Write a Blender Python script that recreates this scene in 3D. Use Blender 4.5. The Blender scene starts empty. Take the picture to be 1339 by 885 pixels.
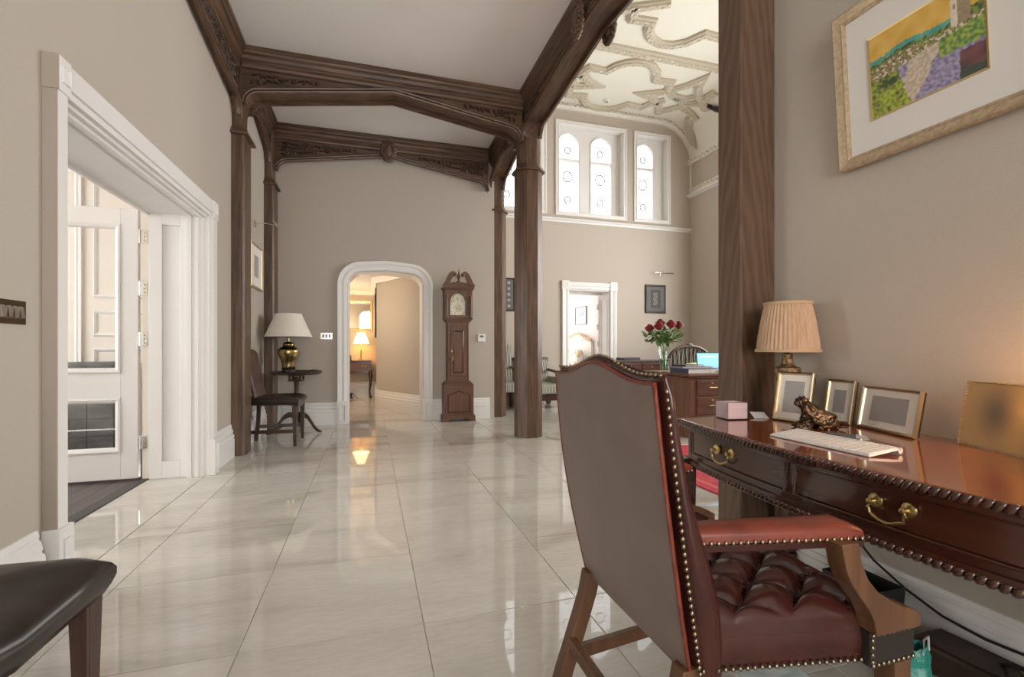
import bpy, bmesh, math, random
from math import pi, sin, cos, radians as R
from mathutils import Vector as V, Matrix as M4

random.seed(7)
S = bpy.context.scene
COL = S.collection
# ------------------------------------------------------------------ camera, sky, exposure
cam = bpy.data.cameras.new('camera'); cam_o = bpy.data.objects.new('camera', cam); COL.objects.link(cam_o)
cam.sensor_width = 36.0; cam.lens = 16.545; cam.shift_y = 0.0095; cam.clip_start = .02; cam.clip_end = 200
cam_o.location = (0, 0, 1.0); cam_o.rotation_euler = (pi/2, 0, -0.29307)
S.camera = cam_o
W = bpy.data.worlds.new('sky'); S.world = W; W.use_nodes = True
bg = W.node_tree.nodes['Background']; bg.inputs[0].default_value = (.985, .985, .975, 1); bg.inputs[1].default_value = 9.0
S.view_settings.view_transform = 'Standard'; S.view_settings.look = 'None'
S.view_settings.exposure = 0.12; S.view_settings.gamma = 1.0
S.cycles.max_bounces = 10; S.cycles.diffuse_bounces = 6; S.cycles.glossy_bounces = 5; S.cycles.transparent_max_bounces = 12
S.cycles.sample_clamp_indirect = 6.0

def portal(name, c, sx, sy, rot):
    """light portal lying in a window opening: guides sky sampling, gives no light of its own"""
    l = bpy.data.lights.new(name, 'AREA'); l.shape = 'RECTANGLE'; l.size = sx; l.size_y = sy
    l.cycles.is_portal = True
    o = bpy.data.objects.new(name, l); o.location = c; o.rotation_euler = rot; COL.objects.link(o); return o
# openings that let the sky in
portal('window_light', (3.6, 8.46, 4.4), 3.1, 1.9, (-pi/2, 0, 0))
portal('window_light', (5.36, 8.46, 4.4), .85, 1.9, (-pi/2, 0, 0))
portal('window_light', (6.42, 4.6, 2.4), 4.4, 2.8, (pi/2, 0, pi/2))
portal('window_light', (.25, -3.25, 1.7), 2.4, 2.6, (pi/2, 0, 0))
portal('window_light', (-5.15, 3.15, 1.55), 2.9, 1.7, (pi/2, 0, -pi/2))
portal('window_light', (4.1, 12.6, 1.7), 1.8, 1.8, (-pi/2, 0, 0))

# ------------------------------------------------------------------ materials
MATS = {}
def nodes_of(name):
    m = bpy.data.materials.new(name); m.use_nodes = True
    nt = m.node_tree; return m, nt, nt.nodes['Principled BSDF']
def mat(name, col, rough=.5, metal=0., spec=.5, n=None, bump=None, coat=0., trans=0., ior=1.5, emit=None, sheen=0., coords='Object', sss=0):
    """n=(scale, colour2, (sx,sy,sz), detail, lo, hi) colour noise; bump=(scale, strength, (sx,sy,sz), distance)"""
    if name in MATS: return MATS[name]
    m, nt, b = nodes_of(name); L = nt.links
    b.inputs['Base Color'].default_value = (*col, 1); b.inputs['Roughness'].default_value = rough
    b.inputs['Metallic'].default_value = metal; b.inputs['Specular IOR Level'].default_value = spec
    b.inputs['Coat Weight'].default_value = coat; b.inputs['Coat Roughness'].default_value = .06
    b.inputs['Transmission Weight'].default_value = trans; b.inputs['IOR'].default_value = ior
    b.inputs['Sheen Weight'].default_value = sheen
    if sss: b.inputs['Subsurface Weight'].default_value = sss
    if emit: b.inputs['Emission Color'].default_value = (*emit[0], 1); b.inputs['Emission Strength'].default_value = emit[1]
    tc = nt.nodes.new('ShaderNodeTexCoord') if (n or bump) else None
    def tex(scale, st, detail):
        mp = nt.nodes.new('ShaderNodeMapping'); mp.inputs['Scale'].default_value = st
        L.new(tc.outputs[coords], mp.inputs[0])
        t = nt.nodes.new('ShaderNodeTexNoise'); t.inputs['Scale'].default_value = scale; t.inputs['Detail'].default_value = detail
        L.new(mp.outputs[0], t.inputs['Vector']); return t
    if n:
        t = tex(n[0], n[2], n[3]); r = nt.nodes.new('ShaderNodeValToRGB')
        r.color_ramp.elements[0].position = n[4]; r.color_ramp.elements[1].position = n[5]
        r.color_ramp.elements[0].color = (*col, 1); r.color_ramp.elements[1].color = (*n[1], 1)
        L.new(t.outputs[0], r.inputs[0]); L.new(r.outputs[0], b.inputs['Base Color'])
    if bump:
        t = tex(bump[0], bump[2], 4); bp = nt.nodes.new('ShaderNodeBump'); bp.inputs['Strength'].default_value = bump[1]
        bp.inputs['Distance'].default_value = bump[3]; L.new(t.outputs[0], bp.inputs['Height']); L.new(bp.outputs[0], b.inputs['Normal'])
    MATS[name] = m; return m
def wood(name, c1, c2, rough=.4, axis='z', scale=9., coat=0., bump=.12):
    st = {'z': (6, 6, .35), 'x': (.35, 6, 6), 'y': (6, .35, 6)}[axis]
    return mat(name, c1, rough, n=(scale, c2, st, 7, .35, .68), bump=(scale*2.5, bump, st, .004), coat=coat)
oak = {a: wood('oak_'+a, (.060, .034, .021), (.162, .093, .055), .40, a, 7) for a in 'xyz'}
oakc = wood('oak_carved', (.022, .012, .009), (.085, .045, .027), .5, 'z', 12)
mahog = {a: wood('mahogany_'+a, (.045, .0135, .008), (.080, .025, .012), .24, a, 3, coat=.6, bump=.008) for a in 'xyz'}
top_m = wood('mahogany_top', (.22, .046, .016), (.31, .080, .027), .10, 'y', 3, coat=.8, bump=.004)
postw = wood('walnut_post', (.10, .042, .018), (.155, .070, .030), .45, 'z', 6)
wal = {a: wood('walnut_'+a, (.10, .042, .021), (.17, .075, .040), .38, a, 7) for a in 'xyz'}
deskw = {a: wood('brown_desk_'+a, (.13, .060, .030), (.20, .10, .052), .45, a, 6) for a in 'xyz'}
darkleg = wood('dark_leg', (.040, .018, .012), (.070, .032, .020), .35, 'z', 8)
floorw = wood('dark_floor_plank', (.060, .038, .040), (.100, .066, .066), .35, 'y', 5)
taupe = mat('taupe_wallpaper', (.455, .405, .345), .85, n=(260, (.485, .435, .372), (1, 1, 1.5), 2, .4, .6), bump=(700, .12, (1, 1, .6), .002))
cream = mat('cream_panel_paint', (.74, .68, .60), .6)
white = mat('white_gloss_paint', (.78, .76, .74), .38, n=(3, (.80, .785, .765), (1, 1, 1), 2, .3, .7))
ceil_m = mat('ceiling_white', (.74, .72, .70), .85, n=(2, (.76, .745, .725), (1, 1, 1), 3, .3, .7))
plaster = mat('ivory_plaster', (.76, .74, .64), .75)
plaster_c = mat('carved_plaster', (.52, .465, .36), .75, n=(30, (.72, .69, .58), (1, 1, 1), 2, .42, .55), bump=(42, .9, (1, 1, 1), .03))
grout = mat('grout', (.50, .465, .41), .7)
brass = mat('antique_brass', (.55, .42, .19), .28, 1.)
gold = mat('gilt', (.72, .56, .28), .35, 1.)
pale_gilt = mat('pale_gilt', (.66, .58, .42), .28, 1.)
champ = mat('champagne_gilt', (.62, .50, .34), .45, .7, n=(60, (.48, .37, .25), (1, 1, 1), 3, .4, .65))
chrome = mat('chrome', (.75, .74, .72), .15, 1.)
nailm = mat('dark_brass_nail', (.30, .245, .165), .32, 1.)
black = mat('black_plastic', (.012, .012, .013), .4)
blackleather = mat('dark_seat_leather', (.022, .014, .012), .30, n=(14, (.036, .022, .018), (1, 1, 1), 4, .4, .65), bump=(160, .08, (1, 1, 1), .002))
chairback = mat('brown_back_leather', (.168, .118, .101), .42, n=(9, (.198, .140, .120), (1, 1, 1), 4, .35, .7), bump=(320, .10, (1, 1, 1), .0015), sheen=.12)
redleather = mat('oxblood_leather', (.036, .0085, .0065), .22, n=(9, (.062, .0145, .010), (1, 1, 1), 4, .35, .7), bump=(220, .08, (1, 1, 1), .0015))
redworn = mat('worn_red_leather', (.21, .038, .020), .33, n=(16, (.13, .026, .016), (1, 1, 1), 4, .4, .7))
shade_m = mat('cream_linen_shade', (.78, .72, .62), .9, sheen=.2)
pleat_m = mat('pleated_silk_shade', (.47, .30, .185), .75, sheen=.2, n=(90, (.53, .355, .225), (1, 1, .05), 2, .4, .6))
paperw = mat('white_card', (.80, .78, .75), .8)
greyp = mat('grey_print', (.36, .345, .33), .7)
red_m = mat('red_cloth', (.52, .03, .05), .8)
teal_m = mat('teal_bag', (.03, .30, .23), .5, n=(22, (.25, .55, .48), (1, 1, 1), 3, .5, .62))
slate = mat('dark_slate', (.05, .05, .048), .35, n=(5, (.14, .14, .135), (1, 1, 2), 5, .35, .7))
bronze = mat('bronze', (.055, .036, .022), .34, .8, n=(60, (.24, .15, .075), (1, 1, 1), 3, .45, .7))
green_m = mat('rose_leaf', (.09, .20, .045), .5, n=(12, (.20, .36, .10), (1, 1, 1), 2, .4, .6))
rose_m = mat('rose_petal', (.33, .008, .02), .55, sheen=.3, n=(40, (.20, .004, .012), (1, 1, 1), 2, .4, .6))
acryl = mat('clear_acrylic', (.96, .93, .95), .03, trans=.85, ior=1.3)
linen = mat('ivory_linen', (.74, .71, .66), .9)
bluefold = mat('navy_folder', (.035, .045, .10), .45)
lead = mat('lead_came', (.10, .10, .10), .6)
cable_m = mat('dark_cable', (.018, .014, .012), .5)
lit_shade = mat('lit_shade', (.85, .62, .35), .8, emit=((1., .50, .17), 16.))
def clear_glass(name, tint=(1, 1, 1), gl=.06):
    m, nt, b = nodes_of(name); nt.nodes.remove(b)
    t = nt.nodes.new('ShaderNodeBsdfTransparent'); t.inputs[0].default_value = (*tint, 1)
    g = nt.nodes.new('ShaderNodeBsdfGlossy'); g.inputs['Roughness'].default_value = .02
    lw_ = nt.nodes.new('ShaderNodeLayerWeight'); lw_.inputs[0].default_value = .5
    pw = nt.nodes.new('ShaderNodeMath'); pw.operation = 'POWER'; pw.inputs[1].default_value = 4.
    f = nt.nodes.new('ShaderNodeMapRange'); f.inputs[3].default_value = .045; f.inputs[4].default_value = .75
    x = nt.nodes.new('ShaderNodeMixShader'); L = nt.links
    L.new(lw_.outputs['Facing'], pw.inputs[0]); L.new(pw.outputs[0], f.inputs[0])
    L.new(f.outputs[0], x.inputs[0]); L.new(t.outputs[0], x.inputs[1]); L.new(g.outputs[0], x.inputs[2])
    L.new(x.outputs[0], nt.nodes['Material Output'].inputs[0]); return m
glass = clear_glass('pane_glass'); leaded = clear_glass('obscured_leaded_glass', (.54, .545, .55)); vase_g = clear_glass('vase_glass', (.93, .96, .94))
def vcol_mat(name, rough=.7, emit=0.):
    m, nt, b = nodes_of(name); a = nt.nodes.new('ShaderNodeAttribute'); a.attribute_name = 'Col'
    nt.links.new(a.outputs['Color'], b.inputs['Base Color']); b.inputs['Roughness'].default_value = rough
    if emit: nt.links.new(a.outputs['Color'], b.inputs['Emission Color']); b.inputs['Emission Strength'].default_value = emit
    return m
print_m = vcol_mat('flat_print', .6); screen_m = vcol_mat('laptop_screen', .3, 1.0)
def stripes(name, c1, c2, scale, dirn='X', rough=.8):
    m, nt, b = nodes_of(name); L = nt.links
    tc = nt.nodes.new('ShaderNodeTexCoord'); w = nt.nodes.new('ShaderNodeTexWave'); w.bands_direction = dirn
    w.inputs['Scale'].default_value = scale; L.new(tc.outputs['Object'], w.inputs[0])
    r = nt.nodes.new('ShaderNodeValToRGB'); r.color_ramp.interpolation = 'CONSTANT'
    r.color_ramp.elements[0].color = (*c1, 1); r.color_ramp.elements[1].color = (*c2, 1); r.color_ramp.elements[1].position = .55
    L.new(w.outputs[0], r.inputs[0]); L.new(r.outputs[0], b.inputs['Base Color']); b.inputs['Roughness'].default_value = rough
    return m
stripe_y = stripes('striped_fabric_y', (.07, .07, .055), (.55, .53, .44), 11, 'Y')
stripe_x = stripes('striped_fabric_x', (.07, .07, .055), (.55, .53, .44), 11, 'X')
def marble():
    m, nt, b = nodes_of('polished_marble'); L = nt.links; N = nt.nodes.new
    g = N('ShaderNodeNewGeometry'); oi = N('ShaderNodeObjectInfo')
    mp = N('ShaderNodeMapping'); mp.inputs['Rotation'].default_value = (0, 0, R(-38)); mp.inputs['Scale'].default_value = (.55, 2.4, 1)
    L.new(g.outputs['Position'], mp.inputs[0])
    off = N('ShaderNodeVectorMath'); off.operation = 'SCALE'; off.inputs[0].default_value = (3.1, 1.7, 4.3)
    mul = N('ShaderNodeMath'); mul.operation = 'MULTIPLY'; mul.inputs[1].default_value = 1.0
    L.new(oi.outputs['Random'], mul.inputs[0]); L.new(mul.outputs[0], off.inputs['Scale'])
    ad = N('ShaderNodeVectorMath'); L.new(mp.outputs[0], ad.inputs[0]); L.new(off.outputs[0], ad.inputs[1])
    t1 = N('ShaderNodeTexNoise'); t1.inputs['Scale'].default_value = 1.25; t1.inputs['Detail'].default_value = 9; t1.inputs['Roughness'].default_value = .58
    t1.inputs['Distortion'].default_value = .7
    L.new(ad.outputs[0], t1.inputs['Vector'])
    r = N('ShaderNodeValToRGB'); e = r.color_ramp.elements
    e[0].position = .28; e[0].color = (.43, .39, .335, 1); e[1].position = .72; e[1].color = (.655, .625, .57, 1)
    k = r.color_ramp.elements.new(.46); k.color = (.575, .54, .485, 1)
    L.new(t1.outputs[0], r.inputs[0])
    t2 = N('ShaderNodeTexNoise'); t2.inputs['Scale'].default_value = 26; t2.inputs['Detail'].default_value = 6
    L.new(ad.outputs[0], t2.inputs['Vector'])
    mx = N('ShaderNodeMix'); mx.data_type = 'RGBA'; mx.blend_type = 'MULTIPLY'; mx.inputs[0].default_value = .35
    r2 = N('ShaderNodeValToRGB'); r2.color_ramp.elements[0].position = .35; r2.color_ramp.elements[0].color = (.80, .78, .75, 1); r2.color_ramp.elements[1].position = .6
    L.new(t2.outputs[0], r2.inputs[0]); L.new(r.outputs[0], mx.inputs[6]); L.new(r2.outputs[0], mx.inputs[7])
    L.new(mx.outputs[2], b.inputs['Base Color'])
    rr = N('ShaderNodeMapRange'); rr.inputs[3].default_value = .008; rr.inputs[4].default_value = .035; L.new(t2.outputs[0], rr.inputs[0])
    L.new(rr.outputs[0], b.inputs['Roughness']); b.inputs['IOR'].default_value = 1.6; b.inputs['Specular IOR Level'].default_value = .62
    return m
marble_m = marble()

# ------------------------------------------------------------------ mesh helpers
class MB:
    def __init__(s): s.v = []; s.f = []
    def add(s, vs, fs, mx=None):
        o = len(s.v); s.v += [tuple(mx @ V(p)) if mx else tuple(p) for p in vs]; s.f += [tuple(i+o for i in f) for f in fs]; return s
    def box(s, x0, x1, y0, y1, z0, z1, mx=None):
        return s.add([(x0, y0, z0), (x1, y0, z0), (x1, y1, z0), (x0, y1, z0), (x0, y0, z1), (x1, y0, z1), (x1, y1, z1), (x0, y1, z1)],
                     [(0, 3, 2, 1), (4, 5, 6, 7), (0, 1, 5, 4), (1, 2, 6, 5), (2, 3, 7, 6), (3, 0, 4, 7)], mx)
    def frustum(s, a, za, b, zb, mx=None):
        """a, b = (x0,x1,y0,y1) at heights za, zb"""
        return s.add([(a[0], a[2], za), (a[1], a[2], za), (a[1], a[3], za), (a[0], a[3], za), (b[0], b[2], zb), (b[1], b[2], zb), (b[1], b[3], zb), (b[0], b[3], zb)],
                     [(0, 3, 2, 1), (4, 5, 6, 7), (0, 1, 5, 4), (1, 2, 6, 5), (2, 3, 7, 6), (3, 0, 4, 7)], mx)
    def prism(s, poly, axis, a, b, mx=None):
        """polygon extruded along an axis from a to b"""
        def p(q, t): return {'x': (t, q[0], q[1]), 'y': (q[0], t, q[1]), 'z': (q[0], q[1], t)}[axis]
        n = len(poly)
        return s.add([p(q, a) for q in poly] + [p(q, b) for q in poly],
                     [tuple(range(n))[::-1], tuple(range(n, 2*n))] + [(i, (i+1) % n, (i+1) % n + n, i+n) for i in range(n)], mx)
    def rings(s, rs, closed=True, cap=True, mx=None):
        n = len(rs[0]); vs = [p for r in rs for p in r]; fs = []
        for i in range(len(rs)-1):
            for j in range(n if closed else n-1):
                k = (j+1) % n; fs.append((i*n+j, i*n+k, (i+1)*n+k, (i+1)*n+j))
        if cap and closed: fs += [tuple(range(n))[::-1], tuple(range((len(rs)-1)*n, len(rs)*n))]
        return s.add(vs, fs, mx)
    def lathe(s, prof, c=(0, 0, 0), seg=20, mx=None, sx=1, sy=1):
        return s.rings([[(c[0]+r*sx*cos(2*pi*j/seg), c[1]+r*sy*sin(2*pi*j/seg), c[2]+z) for j in range(seg)] for r, z in prof], mx=mx)
    def tube(s, pts, r, seg=8, mx=None):
        pts = [V(p) for p in pts]; rs = []; up = V((.03, .05, 1)).normalized()
        for i, p in enumerate(pts):
            t = (pts[min(i+1, len(pts)-1)] - pts[max(i-1, 0)]).normalized()
            u = up if abs(t.dot(up)) < .95 else V((1, 0, .1)).normalized()
            a = t.cross(u).normalized(); b = a.cross(t)
            q = r[i] if isinstance(r, (list, tuple)) else r
            rs.append([p + a*q*cos(2*pi*j/seg) + b*q*sin(2*pi*j/seg) for j in range(seg)])
        return s.rings(rs, mx=mx)
    def ball(s, c, r, seg=10, rg=6, mx=None):
        rx, ry, rz = (r, r, r) if not isinstance(r, (tuple, list)) else r
        rs = [[(c[0]+rx*sin(pi*max(.02, min(.98, i/rg)))*cos(2*pi*j/seg), c[1]+ry*sin(pi*max(.02, min(.98, i/rg)))*sin(2*pi*j/seg), c[2]-rz*cos(pi*i/rg)) for j in range(seg)] for i in range(rg+1)]
        return s.rings(rs, mx=mx)
    def sweep(s, prof, path, n, closed=False, mx=None):
        """prof (a,b): a along side = t x n, b along n; mitred at corners"""
        P = [V(p) for p in path]; n = V(n).normalized(); k = len(P); rs = []
        for i in range(k):
            if closed: d0 = P[i]-P[i-1]; d1 = P[(i+1) % k]-P[i]
            else: d0 = P[i]-P[max(i-1, 0)] if i else P[1]-P[0]; d1 = P[i+1]-P[i] if i < k-1 else d0
            s0 = d0.normalized().cross(n); s1 = d1.normalized().cross(n); q = s0+s1
            if q.length < 1e-6: q = s0
            q.normalize(); c = max(.35, q.dot(s0.normalized())); q = q/c
            rs.append([P[i]+q*a+n*b for a, b in prof])
        if closed: rs.append(rs[0])
        return s.rings(rs, cap=not closed, mx=mx)
    def grid(s, fn, nu, nv, mx=None):
        return s.add([fn(i/nu, j/nv) for j in range(nv+1) for i in range(nu+1)],
                     [(j*(nu+1)+i, j*(nu+1)+i+1, (j+1)*(nu+1)+i+1, (j+1)*(nu+1)+i) for j in range(nv) for i in range(nu)], mx)
    def mesh(s, name, m, smooth=None):
        me = bpy.data.meshes.new(name); me.from_pydata(s.v, [], s.f); me.validate()
        bm = bmesh.new(); bm.from_mesh(me); bmesh.ops.recalc_face_normals(bm, faces=bm.faces); bm.to_mesh(me); bm.free()
        if m: me.materials.append(m)
        if smooth:
            me.polygons.foreach_set('use_smooth', [True]*len(me.polygons)); me.set_sharp_from_angle(angle=R(smooth))
        return me
    def build(s, name, m, parent=None, smooth=None, bevel=None, kind=None, label=None, loc=None, sub=0):
        o = bpy.data.objects.new(name, s.mesh(name, m, smooth)); COL.objects.link(o)
        if parent: o.parent = parent
        if loc: o.location = loc
        if sub: k = o.modifiers.new('sub', 'SUBSURF'); k.levels = k.render_levels = sub
        if bevel: k = o.modifiers.new('bevel', 'BEVEL'); k.width = bevel; k.segments = 2; k.limit_method = 'ANGLE'; k.angle_limit = R(40)
        if kind: o['kind'] = kind
        if label: o['label'] = label
        return o
def tag(o, label, cat, group=None):
    o['label'] = label; o['category'] = cat
    if group: o['group'] = group
    return o
def thing(name, label, cat, loc=(0, 0, 0), rz=0., group=None):
    o = bpy.data.objects.new(name, None); COL.objects.link(o); o.location = loc; o.rotation_euler = (0, 0, rz)
    o.empty_display_size = .05
    return tag(o, label, cat, group)
def struct(o): o['kind'] = 'structure'; return o
def sroot(name, loc=(0, 0, 0)):
    o = bpy.data.objects.new(name, None); COL.objects.link(o); o.location = loc; o['kind'] = 'structure'; return o
def dup(o, loc, rz, label, parent=None):
    c = o.copy(); COL.objects.link(c)
    if parent: c.parent = parent
    else: c.location = loc; c.rotation_euler = (0, 0, rz); c['label'] = label
    for ch in o.children: dup(ch, None, None, None, c)
    return c
def picture_mesh(name, fn, w, h, nu, nv, m, parent):
    """flat print in the local XZ plane, colours from fn(u,v)"""
    b = MB().grid(lambda u, v: (-w/2+u*w, 0, v*h), nu, nv); me = b.mesh(name, m)
    ca = me.color_attributes.new('Col', 'FLOAT_COLOR', 'POINT')
    for j in range(nv+1):
        for i in range(nu+1): ca.data[j*(nu+1)+i].color = (*fn(i/nu, j/nv), 1)
    o = bpy.data.objects.new(name, me); COL.objects.link(o); o.parent = parent; return o
def frame_mb(w, h, fw, d, prof=None):
    """rectangular picture frame in local XZ, centred on x, from z=0; front faces -y"""
    pr = prof or [(0, 0), (0, d*.6), (fw*.25, d), (fw*.7, d*.85), (fw, d*.45), (fw, 0)]
    path = [(-w/2, 0, 0), (-w/2, 0, h), (w/2, 0, h), (w/2, 0, 0)]
    return MB().sweep(pr, path, (0, -1, 0), closed=True)
def fixed_rng(k): return random.Random(k)
# ================================================================== SETTING
XL, XR, YB, YH, HC = -1.23, 1.83, 6.59, 8.15, 3.80
# ---- floor: screed with polished marble tiles laid on it
fl = struct(MB().box(-1.235, 6.3, -3.2, 8.5, -.06, -.007).box(-.8, 1.2, 8.5, 10.2, -.06, -.007).box(-1.62, -1.235, 2.36, 4.27, -.06, -.007).build('floor', grout))
tile_cache = {}
def tile(x0, x1, y0, y1, z=-.007, par=fl, m=marble_m, gap=.0011, nm='floor_tile'):
    k = (round(x1-x0, 3), round(y1-y0, 3), m.name)
    if k not in tile_cache:
        a, b = (x1-x0)/2-gap, (y1-y0)/2-gap; e = .0015
        tile_cache[k] = MB().frustum((-a, a, -b, b), 0, (-a, a, -b, b), .0055).frustum((-a, a, -b, b), .0055, (-a+e, a-e, -b+e, b-e), .007).mesh(nm, m)
    o = bpy.data.objects.new(nm, tile_cache[k]); COL.objects.link(o); o.parent = par; o.location = ((x0+x1)/2, (y0+y1)/2, z)
tx, ty = .604, .611
for i in range(-2, 8):
    x0, x1 = max(-1.235, -.417+tx*i), -.417+tx*(i+1)
    if x1 <= -1.2: continue
    for j in range(-3, 14):
        y0, y1 = 1.733+ty*j, 1.733+ty*(j+1)
        if y0 > 8.3 or (x0 > 1.9 and y1 < 1.9): continue
        if y0 > 6.5 and x1 < -.75: continue
        if y1 <= 1e-3: continue
        tile(x0, x1, y0, min(y1, 8.49))
for j in range(1, 6):                                                    # border tiles in the doorway
    y0, y1 = max(2.365, 1.733+ty*j), min(4.265, 1.733+ty*(j+1))
    if y1 > y0: tile(-1.62, -1.238, y0, y1)
for i in range(-1, 3):                                                   # passage beyond the arch
    for j in range(11, 14): tile(max(-.8, -.417+tx*i), min(1.2, -.417+tx*(i+1)), max(8.5, 1.733+ty*j), min(10.2, 1.733+ty*(j+1)))
MB().box(-1.235, 6.3, -3.2, -.1, -.007, 0).box(1.996, 6.3, -.1, 1.733, -.007, 0).box(3.207+1.208, 6.3, 1.733, 8.5, -.007, 0).build('plain_marble', marble_m, fl)

# ---- left wall with the wide doorway (clear opening y 2.36-4.27, z 0-2.04)
D0, D1, DH, XT = 2.36, 4.27, 2.045, -1.62
struct(MB().box(XT, XL, -3.2, D0, 0, HC).box(XT, XL, D0, D1, DH, HC).box(XT, XL, D1, YB, 0, HC).build('wall_left', taupe))
# ---- arch wall
AX0, AX1, AC = -.279, .701, .211
def arch_z(x, grow=0.):
    """underside of the Tudor arch; grow moves it outwards"""
    hw = (AX1-AX0)/2+grow; t = min(1, abs(x-AC)/hw); base = 1.88+grow*.0; r = .16+grow*.55
    zc = 2.046+grow*1.0-(2.046-2.005)*t*1.0
    e = (1-t)*hw
    if e < r: zc -= r-math.sqrt(max(0, r*r-(r-e)**2))
    return zc
YB2 = YB+.36
ax = [AX0+(AX1-AX0)*(.5-.5*cos(pi*k/36)) for k in range(37)]
b = MB().box(-1.62, AX0, YB, YB2, 0, HC).box(AX1, 1.72, YB, YB2, 0, HC)
for a, c in zip(ax, ax[1:]):
    za, zc = arch_z(a), arch_z(c)
    b.add([(a, YB, za), (c, YB, zc), (c, YB2, zc), (a, YB2, za), (a, YB, HC), (c, YB, HC), (c, YB2, HC), (a, YB2, HC)],
          [(0, 1, 5, 4), (3, 7, 6, 2), (0, 3, 2, 1), (4, 5, 6, 7)])
struct(b.build('wall_back', taupe))
# moulded white arch surround with plinth blocks and jamb lining
tr = sroot('trim_1', (0, YB, 0))
path = [(AX0, 0, .30)] + [(x, 0, arch_z(x)) for x in ax] + [(AX1, 0, .30)]
b = MB().sweep([(-.005, 0), (-.005, .022), (-.02, .030), (-.055, .030), (-.062, .020), (-.085, .020), (-.093, .034), (-.128, .040), (-.135, .028), (-.135, 0)], path, (0, -1, 0))
b.build('arch_surround', white, tr, smooth=35)
for x0, x1 in ((AX0-.140, AX0+.004), (AX1-.004, AX1+.140)):
    MB().box(x0, x1, -.046, 0, 0, .31).build('plinth_block', white, tr, bevel=.004)
    c = (x0+x1)/2
    MB().sweep([(0, 0), (0, .010), (.012, .004), (.012, 0)], [(c-.035, -.046, .05), (c-.035, -.046, .25), (c+.035, -.046, .25), (c+.035, -.046, .05)], (0, -1, 0), closed=True).build('plinth_panel', white, tr)
b = MB()
for a, c in zip(ax, ax[1:]):
    za, zc = arch_z(a)-.002, arch_z(c)-.002
    b.add([(a, -.002, za), (c, -.002, zc), (c, .37, zc), (a, .37, za), (a, -.002, za-.008), (c, -.002, zc-.008), (c, .37, zc-.008), (a, .37, za-.008)], [(0, 1, 2, 3), (4, 7, 6, 5), (0, 4, 5, 1), (3, 2, 6, 7)])
b.box(AX0-.0, AX0+.010, -.002, .37, 0, 1.90).box(AX1-.010, AX1, -.002, .37, 0, 1.90).build('arch_lining', white, tr)
# ---- passage beyond the arch
struct(MB().prism([(.765, YB2), (.115, 8.23), (.115, 10.15), (1.2, 10.15), (1.2, YB2)], 'z', 0, 2.18).build('wall_passage_right', taupe))
struct(MB().box(-.8, .12, 10.15, 10.3, 0, 2.18).build('wall_passage_end', mat('warm_wallpaper', (.62, .53, .42), .85)))
struct(MB().box(-.95, -.8, YB2, 10.3, 0, 2.18).build('wall_passage_left', taupe))
struct(MB().box(-.95, 1.2, YB2, 10.3, 2.18, 2.5).build('ceiling_passage', ceil_m))
crown = [(0, 0), (.012, -.09), (.03, -.085), (.055, -.045), (.09, -.02), (.095, 0)]
struct(MB().sweep(crown, [(-.8, YB2, 2.18), (-.8, 10.15, 2.18), (.115, 10.15, 2.18), (.115, 8.23, 2.18), (.765, YB2, 2.18)], (0, 0, 1)).build('trim_2', white, smooth=35))
# ---- baseboards
bprof = [(0, 0), (.034, 0), (.034, .165), (.026, .170), (.026, .178), (.032, .182), (.030, .205), (.020, .212), (.020, .222), (.024, .226), (.018, .255), (.010, .262), (.010, .272), (.012, .276), (.006, .298), (0, .30)]
def baseboard(name, path, m=white, sc=1., flip=1):
    return struct(MB().sweep([(a*flip, c*sc) for a, c in bprof], path, (0, 0, 1)).build(name, m, smooth=30))
baseboard('baseboard_left', [(XL, 4.34, 0), (XL, 4.90, 0)][::1])
baseboard('baseboard_left_bay', [(XL, 5.20, 0), (XL, YB, 0)])
baseboard('baseboard_left_near', [(XL, -3, 0), (XL, 2.26, 0)])
baseboard('baseboard_back', [(XL, YB, 0), (AX0-.141, YB, 0)], sc=.97)
baseboard('baseboard_back_clock', [(AX1+.141, YB, 0), (1.65, YB, 0)], sc=.97)
baseboard('baseboard_right', [(XR, 1.78, 0), (XR, -3, 0)], sc=.66)
baseboard('baseboard_passage_right', [(.12, 10.15, 0), (.115, 8.23, 0), (.765, YB2, 0)])
baseboard('baseboard_passage_end', [(-.8, 10.15, 0), (.115, 10.15, 0)])
# ---- right wall, ceiling, rear wall with its two windows (behind the camera)
struct(MB().box(XR, XR+.12, -3.2, 1.765, 0, HC).box(XR, XR+.12, 1.765, 1.915, 0, HC).build('wall_right', taupe))
struct(MB().box(-1.62, 1.66, -3.2, YB2, HC, HC+.12).build('ceiling', ceil_m))
struct(MB().box(-1.62, -.95, -3.4, -3.2, 0, HC).box(1.45, 1.95, -3.4, -3.2, 0, HC).box(-.95, 1.45, -3.4, -3.2, 0, .4).box(-.95, 1.45, -3.4, -3.2, 3.0, HC).build('wall_rear', taupe))
wr = sroot('window_4', (.25, -3.3, .4))
MB().box(-1.2, -1.12, -.04, .04, 0, 2.6).box(1.12, 1.2, -.04, .04, 0, 2.6).box(-1.12, 1.12, -.04, .04, 0, .08).box(-1.12, 1.12, -.04, .04, 2.52, 2.6).build('window_frame', white, wr)
for x in (-.4, .4): MB().box(x-.03, x+.03, -.03, .03, .08, 2.52).build('mullion', white, wr)
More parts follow.
